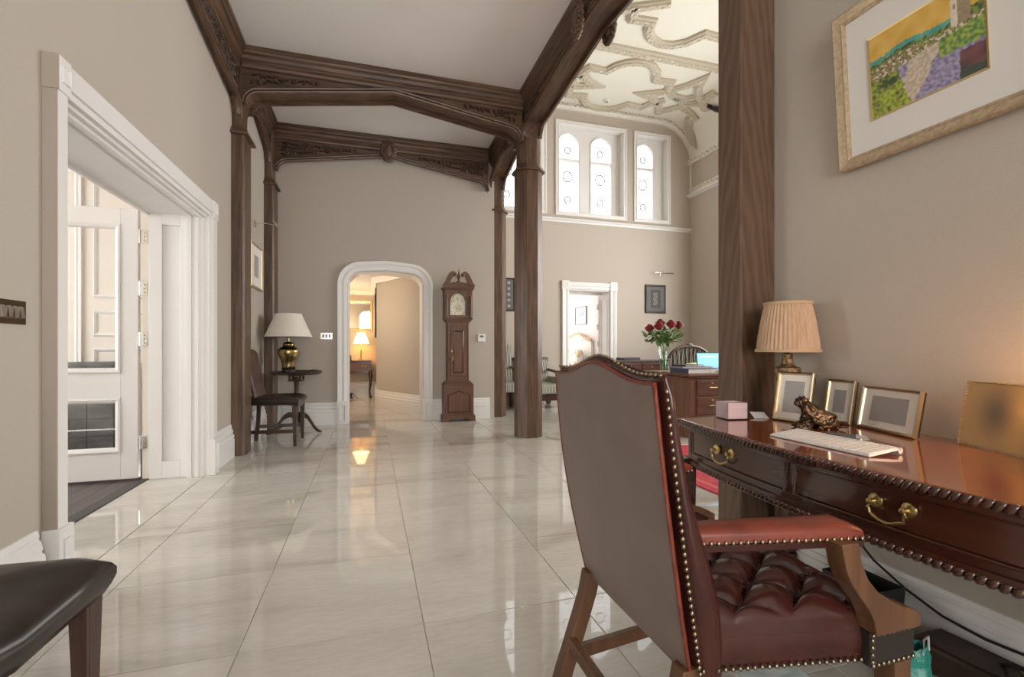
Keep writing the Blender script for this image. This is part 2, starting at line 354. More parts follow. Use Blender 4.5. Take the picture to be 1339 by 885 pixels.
# ---- hall shell
hw = MB()
ops = [(2.15, 3.12), (3.30, 4.79), (4.95, 5.78)]; WZ0, WZ1 = 3.485, 5.262
hw.box(1.6, 3.56, YH, YH+.32, 0, 3.36).box(4.43, 6.4, YH, YH+.32, 0, 3.36).box(3.56, 4.43, YH, YH+.32, 2.11, 3.36)
hw.box(1.6, 6.4, YH, YH+.32, 3.36, WZ0).box(1.6, 6.4, YH, YH+.32, WZ1, 5.7)
xs = [1.6] + [x for o in ops for x in o] + [6.4]
for i in range(0, len(xs), 2): hw.box(xs[i], xs[i+1], YH, YH+.32, WZ0, WZ1)
hall_paint = mat('hall_wall_paint', (.48, .42, .355), .85, n=(260, (.51, .45, .38), (1, 1, 1.5), 2, .4, .6))
struct(hw.build('wall_hall_north', hall_paint))
struct(MB().box(6.25, 6.4, 6.8, YH, 0, 5.7).box(6.25, 6.4, .2, 2.4, 0, 5.7).box(6.25, 6.4, 2.4, 6.8, 0, 1.0).box(6.25, 6.4, 2.4, 6.8, 3.8, 5.7).build('wall_hall_east', hall_paint))
struct(MB().box(1.60, 1.72, YB2, YH, 0, 5.7).build('wall_hall_west', hall_paint))
struct(MB().box(1.66, 1.80, -.1, YB2, HC-.08, 5.7).build('wall_hall_upper', hall_paint))
struct(MB().box(1.95, 6.4, -.1, .2, 0, 5.7).build('wall_hall_south', hall_paint))
ew = sroot('window_5', (6.33, 4.6, 1.0))
for y in (-2.2, -1.1, 0, 1.1, 2.2): MB().box(-.04, .04, y-.05, y+.05, 0, 2.8).build('mullion', white, ew)
MB().box(-.035, .035, -2.2, 2.2, 0, .08).box(-.035, .035, -2.2, 2.2, 2.72, 2.8).build('window_frame', white, ew)
# coved ceiling: flat at 5.55 then a cove down to the frieze of the east wall
def cove(n=10, r=0.):
    return [(1.70, 5.55-r)] + [(5.55+.70*sin(pi/2*k/n)-r*sin(pi/2*k/n), 4.80+.75*cos(pi/2*k/n)-r*cos(pi/2*k/n)) for k in range(n+1)]
cv = cove(); cvo = [(x+.0, z+.12) for x, z in cv][:-1]+[(6.40, 4.80)]
hc = struct(MB().prism(cv + cvo[::-1], 'y', .2, YH).build('ceiling_hall', plaster, smooth=50))
HZ = 5.55
def on_ceiling(x, y, d=0):
    if x <= 5.55: return V((x, y, HZ-d))
    t = min(1, (x-5.55)/.70); s_ = math.asin(t); return V((5.55+.70*t-d*t, y, 4.80+.75*cos(s_)-d*cos(s_)))
rib = [(-.075, 0), (-.070, -.035), (-.045, -.045), (-.040, -.060), (.040, -.060), (.045, -.045), (.070, -.035), (.075, 0)]
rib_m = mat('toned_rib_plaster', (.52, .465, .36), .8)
def plaster_rib(pts, w=1., closed=False):
    p = [V((x, y, HZ)) for x, y in pts]
    fine = []
    for a, c in zip(p, p[1:]+([p[0]] if closed else [])):
        n = max(1, int((c-a).length/.12))
        fine += [a.lerp(c, k/n) for k in range(n)]
    if not closed: fine.append(p[-1])
    q = MB().sweep([(a*w, z) for a, z in rib], [(f.x, f.y, 0) for f in fine], (0, 0, 1), closed=closed)
    q.v = [tuple(on_ceiling(x, y, -z)) for x, y, z in q.v]
    o = q.build('plaster_rib', rib_m, hc, smooth=35)
    k = MB(); L = 0                                                      # carved running ornament
    for a, c in zip(fine, fine[1:]):
        d = (c-a); n = max(1, int(d.length/.045))
        for j in range(n):
            m = a.lerp(c, (j+.5)/n); s_ = d.normalized().cross(V((0, 0, 1)))*(.022 if (L+j) % 2 else -.022)*w
            pt = on_ceiling(m.x+s_.x, m.y+s_.y, .060); k.ball(pt, (.022*w, .022*w, .014), 5, 3)
        L += n
    k.build('rib_ornament', plaster_c, o, smooth=60, kind='stuff')
plaster_rib([(1.75, 6.38), (5.55, 6.35), (6.2, 6.35)], 1.25)
plaster_rib([(3.03, 6.98), (3.3, 7.2), (3.41, 6.91), (3.71, 6.92), (3.79, 6.74), (3.91, 6.62), (4.03, 6.57), (4.17, 6.55), (4.34, 6.59), (4.52, 6.73), (4.63, 6.92), (4.92, 6.9), (5.0, 7.1), (5.22, 7.27), (5.5, 7.38), (5.66, 7.58)])
plaster_rib([(5.66, 7.56), (5.93, 7.60), (5.93, 7.75), (6.02, 7.88), (6.20, 7.97)])
plaster_rib([(3.18, 7.22), (3.39, 7.11), (3.53, 7.26), (3.73, 7.35), (3.42, 7.46), (3.27, 7.4)])
plaster_rib([(3.15, 7.58), (3.31, 7.48), (3.4, 7.77), (3.68, 7.73), (3.76, 7.89), (3.92, 8.0), (4.12, 8.04), (4.33, 8.0), (4.48, 7.89), (4.59, 7.75), (4.88, 7.78), (4.97, 7.6), (5.15, 7.42)])
plaster_rib([(4.98, 7.18), (4.65, 7.36), (4.92, 7.44), (5.13, 7.59), (5.30, 7.83), (5.60, 7.50)])
plaster_rib([(5.08, 7.08), (5.25, 6.89), (5.37, 6.66), (5.47, 6.91), (5.62, 7.10), (5.95, 7.30)])
plaster_rib([(5.60, 7.45), (5.78, 7.28), (5.80, 6.86)])
plaster_rib([(5.22, 7.27), (5.48, 7.28), (5.68, 7.10)])
plaster_rib([(2.9, 5.75), (3.22, 5.61), (3.78, 5.31)])
plaster_rib([(3.35, 5.47), (3.46, 5.73), (3.75, 5.7), (3.81, 5.87), (3.94, 6.01), (4.13, 6.08), (4.32, 6.05), (4.50, 5.93), (4.63, 5.7), (4.9, 5.71), (5.0, 5.5)])
# cornice that follows the vault line on the window wall, sill ledge, frieze and ledge of the east wall
cp = [(1.72, 5.462), (5.50, 5.462)] + [(5.50+.745*sin(pi/2*k/9), 4.78+.682*cos(pi/2*k/9)) for k in range(1, 10)] + [(6.245, 4.14)]
cor = struct(MB().sweep([(.0, 0), (-.0, .055), (-.02, .065), (-.035, .10), (-.075, .10), (-.09, .08), (-.09, 0)], [(x, YH, z) for x, z in cp], (0, -1, 0)).build('trim_3', plaster, smooth=35))
k = MB()
for (xa, za), (xb, zb) in zip(cp, cp[1:]):
    d = math.hypot(xb-xa, zb-za); n = max(1, int(d/.05)); nx, nz = (zb-za)/d, -(xb-xa)/d
    for j in range(n):
        t = (j+.5)/n; o_ = .055+(.012 if j % 2 else -.012); k.ball((xa+(xb-xa)*t-nx*o_, YH-.102, za+(zb-za)*t-nz*o_), (.024, .014, .022), 5, 3)
k.build('cornice_ornament', plaster_c, cor, smooth=60, kind='stuff')
struct(MB().sweep([(0, 0), (.015, .0), (.03, .03), (.075, .035), (.075, .055), (.055, .07), (0, .07)], [(1.72, YH, 3.355), (6.25, YH, 3.355)], (0, 0, 1)).build('trim_4', white, smooth=30))
fr = struct(MB().sweep([(0, 0), (.02, 0), (.035, .025), (.075, .03), (.08, .06), (.05, .075), (0, .08)], [(6.25, YH, 4.055), (6.25, 0.2, 4.055)], (0, 0, 1)).build('trim_5', white, smooth=30))
k = MB()
k.box(6.225, 6.25, .2, YH, 4.145, 4.235).box(6.20, 6.25, .2, YH, 4.72, 4.83)
k.build('frieze_band', plaster, fr)
k = MB()
for zz in (4.19, 4.775):
    for j in range(60): k.ball((6.218 if zz < 4.5 else 6.196, YH-.06-.055*j, zz+(.015 if j % 2 else -.015)), (.014, .026, .024), 5, 3)
k.build('frieze_ornament', plaster_c, fr, smooth=60, kind='stuff')

# ---- windows of the hall: moulded casing, plate tracery with arched lights, panes, leading
def window(n, x0, x1, lights):
    w = sroot('window_%d' % n, ((x0+x1)/2, YH, WZ0)); cx = (x0+x1)/2
    casing = [(.0, 0), (0, .030), (-.022, .034), (-.026, .018), (-.052, .018), (-.056, .030), (-.070, .030), (-.074, 0)]
    MB().sweep([(-a, c) for a, c in casing], [(x0-cx, 0, 0), (x0-cx, 0, WZ1-WZ0), (x1-cx, 0, WZ1-WZ0), (x1-cx, 0, 0)], (0, -1, 0), closed=True).build('window_casing', white, w)
    MB().box(x0-cx, x0-cx+.066, 0, .15, 0, WZ1-WZ0).box(x1-cx-.066, x1-cx, 0, .15, 0, WZ1-WZ0).box(x0-cx+.066, x1-cx-.066, 0, .15, WZ1-WZ0-.066, WZ1-WZ0).box(x0-cx+.066, x1-cx-.066, 0, .15, 0, .05).build('window_reveal', white, w)
    ya, yb = .15, .22; H = WZ1-WZ0; f = MB()
    edges = [x0-cx] + [q-cx for l in lights for q in l] + [x1-cx]
    for i in range(0, len(edges), 2): f.box(edges[i], edges[i+1], ya, yb, 0, H)
    for (a, c) in lights:
        a -= cx; c -= cx; m = (a+c)/2; h = (c-a)/2; zs, za = 4.90-WZ0, 5.11-WZ0
        def top(x):
            t = abs(x-m)/h; return zs+(za-zs)*(math.sqrt(max(0, 1-t**2.6))*.72+.28*(1-t))
        q = [a+(c-a)*(.5-.5*cos(pi*k/14)) for k in range(15)]
        for p, r in zip(q, q[1:]):
            f.add([(p, ya, top(p)), (r, ya, top(r)), (r, yb, top(r)), (p, yb, top(p)), (p, ya, H), (r, ya, H), (r, yb, H), (p, yb, H)], [(0, 1, 5, 4), (3, 7, 6, 2), (0, 3, 2, 1)])
        f.box(a, c, ya, yb, 0, .055)
        if (a, c) == (lights[-1][0]-cx, lights[-1][1]-cx): f.build('tracery', white, w)
        arch = [(a, ya, .055)] + [(x, ya, top(x)) for x in q] + [(c, ya, .055)]
        MB().sweep([(0, 0), (0, .022), (.018, .012), (.018, 0)], arch, (0, -1, 0)).build('light_moulding', white, w, smooth=40)
        MB().box(a, c, ya-.012, yb, 4.575-WZ0, 4.615-WZ0).build('transom', white, w)
        for z0, z1, nm in ((.055, 4.575-WZ0, 'lower_pane'), (4.615-WZ0, za, 'upper_pane')):
            MB().box(a-.01, c+.01, yb-.022, yb-.016, z0, z1).build(nm, leaded, w)
        ld = MB(); yl = yb-.028
        nx = 5
        for k in range(1, nx):
            x = a+(c-a)*k/nx; ld.box(x-.0016, x+.0016, yl-.002, yl+.002, .055, top(x))
        z = .055+.092
        while z < za-.03:
            xs_ = h*(1 if z < zs else math.sqrt(max(0, 1-((z-zs)/(za-zs))**1.6))); ld.box(m-xs_, m+xs_, yl-.002, yl+.002, z-.0016, z+.0016); z += .092
        ld.build('lead_cames', lead, w, kind='stuff')
        for zc, r in ((4.796, .060), (4.292, .098), (3.84, .062)):
            MB().rings([[(m+rr*cos(2*pi*j/28), yl+dy, zc-WZ0+rr*sin(2*pi*j/28)) for j in range(28)] for rr, dy in ((r-.0075, -.005), (r+.0075, -.005), (r+.0075, .003), (r-.0075, .003), (r-.0075, -.005))], cap=False).build('roundel', lead, w)
    return w
window(1, *ops[0], [(2.22, 2.60), (2.68, 3.03)])
window(2, *ops[1], [(3.395, 3.865), (4.085, 4.555)])
window(3, *ops[2], [(5.05, 5.50)])

# ---- hall door casing (the room beyond is bright)
dc = sroot('trim_6', (0, YH, 0))
def casing(x0, x1, zt, wd, par, ax='y', d=.045):
    """architrave around an opening in a wall facing -y (local)"""
    prof = [(0, 0), (0, d*.7), (-.02, d*.8), (-wd*.45, d*.55), (-wd*.5, d*.75), (-wd*.85, d), (-wd, d), (-wd, 0)]
    return MB().sweep(prof, [(x0, 0, .25), (x0, 0, zt), (x1, 0, zt), (x1, 0, .25)], (0, -1, 0))
casing(3.56, 4.43, 2.11, .13, dc).build('architrave', white, dc)
for x in (3.495, 4.495):
    MB().box(x-.075, x+.075, -.052, 0, 2.10, 2.265).build('corner_block', white, dc, bevel=.004)
    MB().sweep([(0, 0), (0, .006), (.01, 0)], [(x-.04, -.052, 2.14), (x-.04, -.052, 2.225), (x+.04, -.052, 2.225), (x+.04, -.052, 2.14)], (0, -1, 0), closed=True).build('block_moulding', white, dc)
    MB().box(x-.073, x+.073, -.052, 0, 0, .27).build('plinth_block', white, dc, bevel=.004)
MB().box(4.408, 4.43, 0, .36, 0, 2.11).box(3.56, 3.582, 0, .36, 0, 2.11).box(3.56, 4.43, 0, .36, 2.09, 2.11).build('door_lining', white, dc)
MB().sweep([(0, 0), (0, .008), (.015, 0)], [(4.408, .06, .15), (4.408, .06, 1.95), (4.408, .30, 1.95), (4.408, .30, .15)], (-1, 0, 0), closed=True).build('reveal_panel', white, dc)
MB().box(3.582, 4.408, .28, .32, 2.045, 2.09).build('head_stop', white, dc)
dl = sroot('door_2', (4.40, YH+.38, 0))
MB().box(-.02, .02, .0, .78, .01, 2.04, M4.Rotation(R(-62), 4, 'Z')).build('door_leaf', white, dl, bevel=.003)
for z in (.3, 1.08, 1.42, 1.82): MB().box(-.055, -.02, -.006, .012, z-.05, z+.05).build('hinge', chrome, dl)
bw = mat('bedroom_wallpaper', (.72, .64, .62), .85, n=(40, (.76, .70, .68), (1, 1, 1), 2, .4, .6))
struct(MB().box(5.2, 5.3, YH+.32, 12.6, 0, 2.7).build('wall_bedroom_east', bw))
struct(MB().box(2.6, 2.7, YH+.32, 12.6, 0, 2.7).build('wall_bedroom_west', bw))
struct(MB().box(2.6, 3.2, 12.5, 12.6, 0, 2.7).box(5.0, 5.3, 12.5, 12.6, 0, 2.7).box(3.2, 5.0, 12.5, 12.6, 0, .8).box(3.2, 5.0, 12.5, 12.6, 2.6, 2.7).build('wall_bedroom_north', bw))
struct(MB().box(2.6, 5.3, YH+.32, 12.6, 2.7, 2.8).build('ceiling_bedroom', ceil_m))
struct(MB().box(2.6, 5.3, YH+.35, 12.6, -.05, 0).build('floor_bedroom', mat('pale_carpet', (.62, .58, .52), .95)))

# ---- left doorway: deep moulded casing, panelled reveals, glazed door, room beyond
dt = sroot('trim_7', (XL, 0, 0))
st = [(0, 0), (0, -.085), (.012, -.095), (.030, -.095), (.036, -.082), (.060, -.082), (.066, -.094), (.080, -.094), (.085, -.10), (.05, .0)]
def jamb(y, sgn, wj):
    """vertical casing at y; sgn=+1 for the far jamb (body towards +y)"""
    poly = [(.048, 0), (.048, wj*sgn), (0, wj*sgn), (-.125, .0), (-.125, -.034*sgn), (-.095, -.034*sgn), (-.092, -.024*sgn), (-.070, -.024*sgn), (-.066, -.034*sgn), (-.050, -.034*sgn), (-.046, -.022*sgn), (-.020, -.022*sgn), (-.016, -.012*sgn), (.014, -.012*sgn), (.020, 0)]
    poly = [(a, y+c) for a, c in poly]
    return MB().prism(poly if sgn > 0 else poly[::-1], 'z', 0, DH-.02)
for y, s_, wj in ((D0+.005, -1, .062), (D1-.035, 1, .095)):
    jamb(y, s_, wj).build('architrave', white, dt)
head = [(.048, DH+.02), (.048, DH+.115), (0, DH+.115), (-.12, DH-.002), (-.12, DH-.03), (-.09, DH-.03), (-.086, DH-.02), (-.06, DH-.02), (-.056, DH-.03), (-.03, DH-.03), (-.026, DH-.018), (0, DH-.018), (.005, DH-.005), (.03, DH-.005), (.034, DH+.02)]
b = MB(); n = len(head)
b.add([(a, D0-.056, z) for a, z in head] + [(a, D1+.05, z) for a, z in head], [tuple(range(n))[::-1], tuple(range(n, 2*n))] + [(i, (i+1) % n, (i+1) % n+n, i+n) for i in range(n)])
b.build('head_architrave', white, dt)
for y, bw_ in ((D0-.024, .040), (D1+.012, .052)):
    MB().box(0, .056, y-bw_, y+bw_, DH-.02, DH+.118).build('corner_block', white, dt, bevel=.003)
    MB().sweep([(0, 0), (0, .008), (.016, -.012)], [(.056, y-.024, DH+.015), (.056, y-.024, DH+.085), (.056, y+.024, DH+.085), (.056, y+.024, DH+.015)], (1, 0, 0), closed=True).build('block_moulding', white, dt)
    pb = MB().box(0, .062, y-bw_-.008, y+bw_+.008, 0, .285).build('plinth_block', white, dt, bevel=.004)
    MB().sweep([(0, 0), (0, .006), (.010, .0)], [(.062, y-.026, .06), (.062, y-.026, .24), (.062, y+.026, .24), (.062, y+.026, .06)], (1, 0, 0), closed=True).build('plinth_panel', white, dt)
def reveal(y, s_):
    o = MB()
    x0, x1 = -.385, -.12
    o.box(x0, x0+.085, min(y, y-.03*s_), max(y, y-.03*s_), 0, DH).box(x1-.06, x1, min(y, y-.03*s_), max(y, y-.03*s_), 0, DH)
    o.box(x0+.085, x1-.06, min(y, y-.03*s_), max(y, y-.03*s_), 0, .13).box(x0+.085, x1-.06, min(y, y-.03*s_), max(y, y-.03*s_), 1.95, DH)
    o.box(x0+.085, x1-.06, min(y, y-.008*s_), max(y, y-.008*s_), .13, 1.95)
    return o
reveal(D1-.005, 1).build('reveal_panel', white, dt, bevel=.003)
reveal(D0+.005, -1).build('reveal_panel', white, dt, bevel=.003)
MB().box(0, .047, 2.296, 2.3015, .285, DH-.02).box(0, .055, 2.292, 2.2965, DH-.02, DH+.118).build('casing_side_shade', mat('taupe_side_shade', (.40, .345, .29), .8), dt)  # thin taupe strip: shade on the near casing's side put in as colour
MB().box(-.385, -.12, D0, D1, DH-.012, DH).build('head_lining', white, dt)
MB().box(-.40, -.385, D0, D1, DH-.03, DH+.02).build('head_stop', white, dt)
struct(MB().box(XT-.06, XT+.0, 2.30, 4.33, -.012, .006).box(XT-.085, XT-.06, 2.30, 4.33, -.012, .002).build('trim_8', mat('threshold_bar', (.035, .028, .030), .4)))
gd = sroot('door_1', (-1.675, 4.25, 0))
lw = .94
b = MB().box(-.125, -.015, 0, .045, .012, 2.055).box(-lw, -lw+.11, 0, .045, .012, 2.055)
b.box(-lw+.11, -.125, 0, .045, .012, .212).box(-lw+.11, -.125, 0, .045, .625, .812).box(-lw+.11, -.125, 0, .045, 1.935, 2.055)
b.build('door_leaf', white, gd, bevel=.003)
for z0, z1 in ((.212, .625), (.812, 1.935)):
    MB().sweep([(0, -.012), (0, .008), (.012, .012), (.030, .004), (.040, -.012)], [(-lw+.11, 0, z0), (-lw+.11, 0, z1), (-.125, 0, z1), (-.125, 0, z0)], (0, -1, 0), closed=True).build('glazing_bead', white, gd)
    MB().box(-lw+.12, -.135, .018, .024, z0+.01, z1-.01).build('pane', glass, gd)
for z in (.285, 1.07, 1.455, 1.85):
    h = MB().box(-.014, .012, -.006, .004, z-.05, z+.05).box(.012, .045, -.004, .006, z-.05, z+.05).build('hinge', chrome, gd)
    MB().tube([(0, -.008, z-.052), (0, -.008, z+.052)], .006).build('hinge_pin', chrome, h)
    k = MB()
    for dz in (-.03, 0, .03): k.ball((.03, -.005, z+dz), .005, 6, 4)
    k.build('hinge_screws', brass, h, kind='stuff')
MB().box(.012, .055, .0, .05, 0, 2.06).build('hanging_stile', cream, gd)
# room beyond the glazed door
rf = struct(MB().box(-5.2, XT-.085, 1.5, 6.6, -.06, -.012).build('floor_parlour', darkleg))
for i in range(19):
    x = XT-.085-.13*(i+1)
    tile(x, x+.13, 2.0, 5.7, -.012, rf, floorw, .0012, 'floor_plank')
PW = 5.62
struct(MB().box(-5.2, XT, PW, PW+.1, 0, 3.0).build('wall_parlour_back', cream))
struct(MB().box(-5.2, -5.1, 1.5, 1.7, 0, 3.0).box(-5.2, -5.1, 4.6, PW, 0, 3.0).box(-5.2, -5.1, 1.7, 4.6, 0, .7).box(-5.2, -5.1, 1.7, 4.6, 2.4, 3.0).build('wall_parlour_west', cream))
struct(MB().box(-5.2, XT, 1.4, 1.5, 0, 3.0).build('wall_parlour_south', cream))
struct(MB().box(-5.2, XT, 1.4, PW+.1, 3.0, 3.1).build('ceiling_parlour', ceil_m))
wp = sroot('trim_9', (0, PW, 0))
pm = [(0, 0), (0, .012), (.010, .022), (.024, .014), (.036, .0)]
for x0, x1, z0, z1 in ((-2.60, -2.02, 1.50, 2.75), (-2.60, -2.02, 1.12, 1.37), (-2.60, -2.02, .35, 1.0), (-3.4, -2.72, .35, 2.75), (-1.95, -1.66, .35, 2.75)):
    MB().sweep(pm, [(x0, 0, z0), (x0, 0, z1), (x1, 0, z1), (x1, 0, z0)], (0, -1, 0), closed=True).build('panel_moulding', white, wp)
MB().box(-2.715, -2.69, -.03, 0, 0, 2.9).build('pilaster_edge', white, wp)
# ================================================================== OAK FRAME
def octagon(hw, c, cx=0, cy=0): return [(cx-hw+c, cy-hw), (cx+hw-c, cy-hw), (cx+hw, cy-hw+c), (cx+hw, cy+hw-c), (cx+hw-c, cy+hw), (cx-hw+c, cy+hw), (cx-hw, cy+hw-c), (cx-hw, cy-hw+c)]
def oct_stack(levels):
    return MB().rings([[(x, y, z) for x, y in octagon(hw, c)] for hw, c, z in levels])
def pillar(x, y):
    p = struct(sroot('oak_pillar', (x, y, 0)))
    oct_stack([(.146, .082, .0), (.146, .082, 2.985)]).build('shaft', oak['z'], p)
    oct_stack([(.146, .082, 2.985), (.174, .092, 2.985), (.174, .092, 3.0), (.118, .055, 3.075), (.118, .055, 3.085)]).build('collar', oak['x'], p)
    oct_stack([(.116, .05, 3.08), (.116, .05, 3.72)]).build('upper_shaft', oak['z'], p)
    return p
pillar(1.728, 5.09); pillar(1.778, 6.75)
def figured():
    m, nt, b = nodes_of('figured_oak'); L = nt.links; N = nt.nodes.new
    tc = N('ShaderNodeTexCoord'); mp = N('ShaderNodeMapping'); mp.inputs['Scale'].default_value = (1, 1, .16); L.new(tc.outputs['Object'], mp.inputs[0])
    w = N('ShaderNodeTexWave'); w.bands_direction = 'DIAGONAL'; w.inputs['Scale'].default_value = 13; w.inputs['Distortion'].default_value = 9; w.inputs['Detail'].default_value = 3; w.inputs['Detail Scale'].default_value = .8
    L.new(mp.outputs[0], w.inputs[0]); r = N('ShaderNodeValToRGB'); r.color_ramp.elements[0].color = (.072, .040, .025, 1); r.color_ramp.elements[1].color = (.165, .098, .060, 1)
    t = N('ShaderNodeTexNoise'); t.inputs['Scale'].default_value = 9; t.inputs['Detail'].default_value = 8
    mp2 = N('ShaderNodeMapping'); mp2.inputs['Scale'].default_value = (9, 9, .4); L.new(tc.outputs['Object'], mp2.inputs[0]); L.new(mp2.outputs[0], t.inputs['Vector'])
    mx = N('ShaderNodeMix'); mx.inputs[0].default_value = .55; L.new(w.outputs[1], mx.inputs[2]); L.new(t.outputs[0], mx.inputs[3]); L.new(mx.outputs[0], r.inputs[0])
    L.new(r.outputs[0], b.inputs['Base Color']); b.inputs['Roughness'].default_value = .40; return m
np_ = sroot('oak_wall_pillar', (1.73, 1.84, 0))
MB().prism([(-.101, -.071), (-.095, -.077), (.052, -.077), (.056, -.070), (.098, -.070), (.098, .075), (-.095, .075), (-.101, .069)], 'z', 0, 2.985).build('shaft', figured(), np_)
MB().box(-.14, .098, -.11, .11, 2.985, 3.07).build('collar', oak['x'], np_, bevel=.02)
MB().box(-.085, .085, -.06, .06, 3.07, 3.72).build('upper_shaft', oak['z'], np_)
def half_pillar(y):
    p = sroot('oak_half_pillar', (XL, y, 0))
    MB().prism([(0, -.135), (.095, -.135), (.11, -.12), (.11, .12), (.095, .135), (0, .135)], 'z', 0, 2.985).build('shaft', oak['z'], p)
    MB().frustum((0, .145, -.17, .17), 2.985, (0, .145, -.17, .17), 3.005).frustum((0, .145, -.17, .17), 3.005, (0, .095, -.11, .11), 3.075).build('collar', oak['x'], p)
    MB().prism([(0, -.105), (.075, -.105), (.085, -.095), (.085, .095), (.075, .105), (0, .105)], 'z', 3.07, 3.72).build('upper_shaft', oak['z'], p)
half_pillar(5.05); half_pillar(6.455)
crownp = [(a_, z_*.82) for a_, z_ in [(0, -.215), (.020, -.205), (.024, -.185), (.006, -.176), (.030, -.165), (.046, -.145), (.040, -.122), (.014, -.112), (.040, -.100), (.066, -.080), (.062, -.066), (.036, -.058), (.070, -.045), (.090, -.028), (.090, 0)]]
rngc = fixed_rng(11)
def oak_beam(p0, p1, half, zs, zp, sides=(1, -1), carve=(1, -1), boss=True, crown=True, spring=.13, ends=(1, 1), grain='x'):
    a, c = V((*p0, 0)), V((*p1, 0)); L = (c-a).length; ang = math.atan2(c.y-a.y, c.x-a.x)
    b = sroot('oak_beam', (a.x, a.y, 0)); b.rotation_euler = (0, 0, ang)
    def zb(s):
        d = min(s if ends[0] else 9e9, (L-s) if ends[1] else 9e9); z = zs+(zp-zs)*min(1, d/(L/2)) if ends[0] and ends[1] else zs+(zp-zs)*min(1, d/(L*.5))
        if d < spring: z -= .13*(1-math.sqrt(max(0, 1-((spring-d)/spring)**2)))
        return z
    ss = sorted(set([0, .01, .03, .06, .09, .13] + [L*k/24 for k in range(25)] + [L-q for q in (.01, .03, .06, .09, .13)]))
    w = MB(); y0, y1 = (-half if -1 in sides else 0), (half if 1 in sides else 0)
    for s, t in zip(ss, ss[1:]):
        w.add([(s, y0, zb(s)), (t, y0, zb(t)), (t, y1, zb(t)), (s, y1, zb(s)), (s, y0, HC), (t, y0, HC), (t, y1, HC), (s, y1, HC)], [(0, 1, 2, 3), (4, 7, 6, 5), (0, 4, 5, 1), (3, 2, 6, 7)])
    w.build('web', oak['x'], b)
    for sd in sides:
        ap = [(-.012, 0), (-.012, .026), (.002, .040), (.014, .036), (.018, .016), (.026, .030), (.038, .026), (.042, 0)]
        MB().sweep(ap if sd < 0 else [(-q, r) for q, r in ap], [(s, sd*half, zb(s)) for s in (ss if sd < 0 else ss)], (0, sd, 0)).build('arch_moulding', oak['x'], b, smooth=40) if sd < 0 else \
        MB().sweep(ap, [(s, sd*half, zb(s)) for s in ss[::-1]], (0, sd, 0)).build('arch_moulding', oak['x'], b, smooth=40)
        if crown:
            path = [(0, sd*half, HC-.001), (L, sd*half, HC-.001)]
            MB().sweep(crownp, path if sd < 0 else path[::-1], (0, 0, 1)).build('crown_moulding', oak['x'], b, smooth=40)
        if sd in carve:                                                  # carved leaf spandrels in the two deep ends
            for e in (0, 1):
                if not ends[e]: continue
                k = MB(); s = .10
                while s < L*.42:
                    h = 3.600-(zb(s)+.048)
                    if h < .03: break
                    n = max(1, int(h/.042))
                    for j in range(n):
                        z = zb(s)+.048+h*(j+.5)/n+rngc.uniform(-.008, .008)
                        q = s+rngc.uniform(-.012, .012); q = q if e == 0 else L-q
                        mx = M4.Translation((q, sd*(half+.003), z)) @ M4.Rotation(rngc.uniform(-1.2, 1.2)+(.6 if e else -.6), 4, 'Y')
                        k.ball((0, 0, 0), (.034, .022, .012), 6, 4, mx)
                        if rngc.random() < .4: k.ball((.012, sd*.008, .014), (.011, .012, .011), 5, 4, mx)
                    s += .045
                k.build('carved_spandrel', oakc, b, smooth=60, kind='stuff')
                fp = []                                                  # fillet that frames the carving
                s0, s1 = .05, L*.40
                fp = [(s0, 3.585), (s1, 3.585), (s1, zb(s1)+.07), (s0+.02, zb(s0+.05)+.07)]
                if e: fp = [(L-x, z) for x, z in fp]
        if boss:
            B = MB(); m = L/2; y = sd*(half+.03)
            B.prism([(m-.055, 3.60), (m+.055, 3.60), (m+.06, 3.70), (m+.045, 3.52), (m, zp-.065), (m-.045, 3.52), (m-.06, 3.70)][0:2]+[(m+.062, 3.69), (m+.05, 3.73), (m-.05, 3.73), (m-.062, 3.69)], 'y', sd*half, sd*(half+.075))
            B.ball((m, sd*(half+.06), (3.68+zp)/2-.02), (.062, .040, .095), 12, 8)
            o = B.build('boss', oak['z'], b, smooth=50)
            k = MB()
            for q in range(18):
                an = 2*pi*q/18; k.ball((m+.085*cos(an), sd*(half+.055), (3.68+zp)/2-.02+.125*sin(an)), (.028, .026, .030), 6, 4)
                k.ball((m+.065*cos(an+.17), sd*(half+.075), (3.68+zp)/2-.02+.105*sin(an+.17)), (.016, .018, .018), 5, 4)
            k.build('boss_leaves', oak['x'], o, smooth=60, kind='stuff')
    return b
oak_beam((-1.145, 5.06), (1.612, 5.06), .11, 3.42, 3.635, boss=False)
oak_beam((-1.145, 6.57), (1.612, 6.57), .07, 3.36, 3.585, sides=(-1,), carve=(-1,))
oak_beam((1.728, 1.92), (1.728, 4.97), .085, 3.48, 3.61, carve=(1,), boss=True)
oak_beam((1.738, 5.21), (1.770, 6.63), .085, 3.44, 3.58, carve=(), boss=False)
oak_beam((XL, 2.0), (XL, 4.95), .05, 3.31, 3.50, sides=(-1,), carve=(-1,), boss=False)
oak_beam((XL, 5.16), (XL, 6.36), .05, 3.40, 3.58, sides=(-1,), carve=(-1,), boss=False)
oak_beam((1.728, -3.0), (1.728, 1.80), .085, 3.48, 3.61, sides=(1,), carve=(), boss=False)
oak_beam((XL, -3.0), (XL, 2.0), .05, 3.31, 3.50, sides=(-1,), carve=(), boss=False, ends=(1, 0))
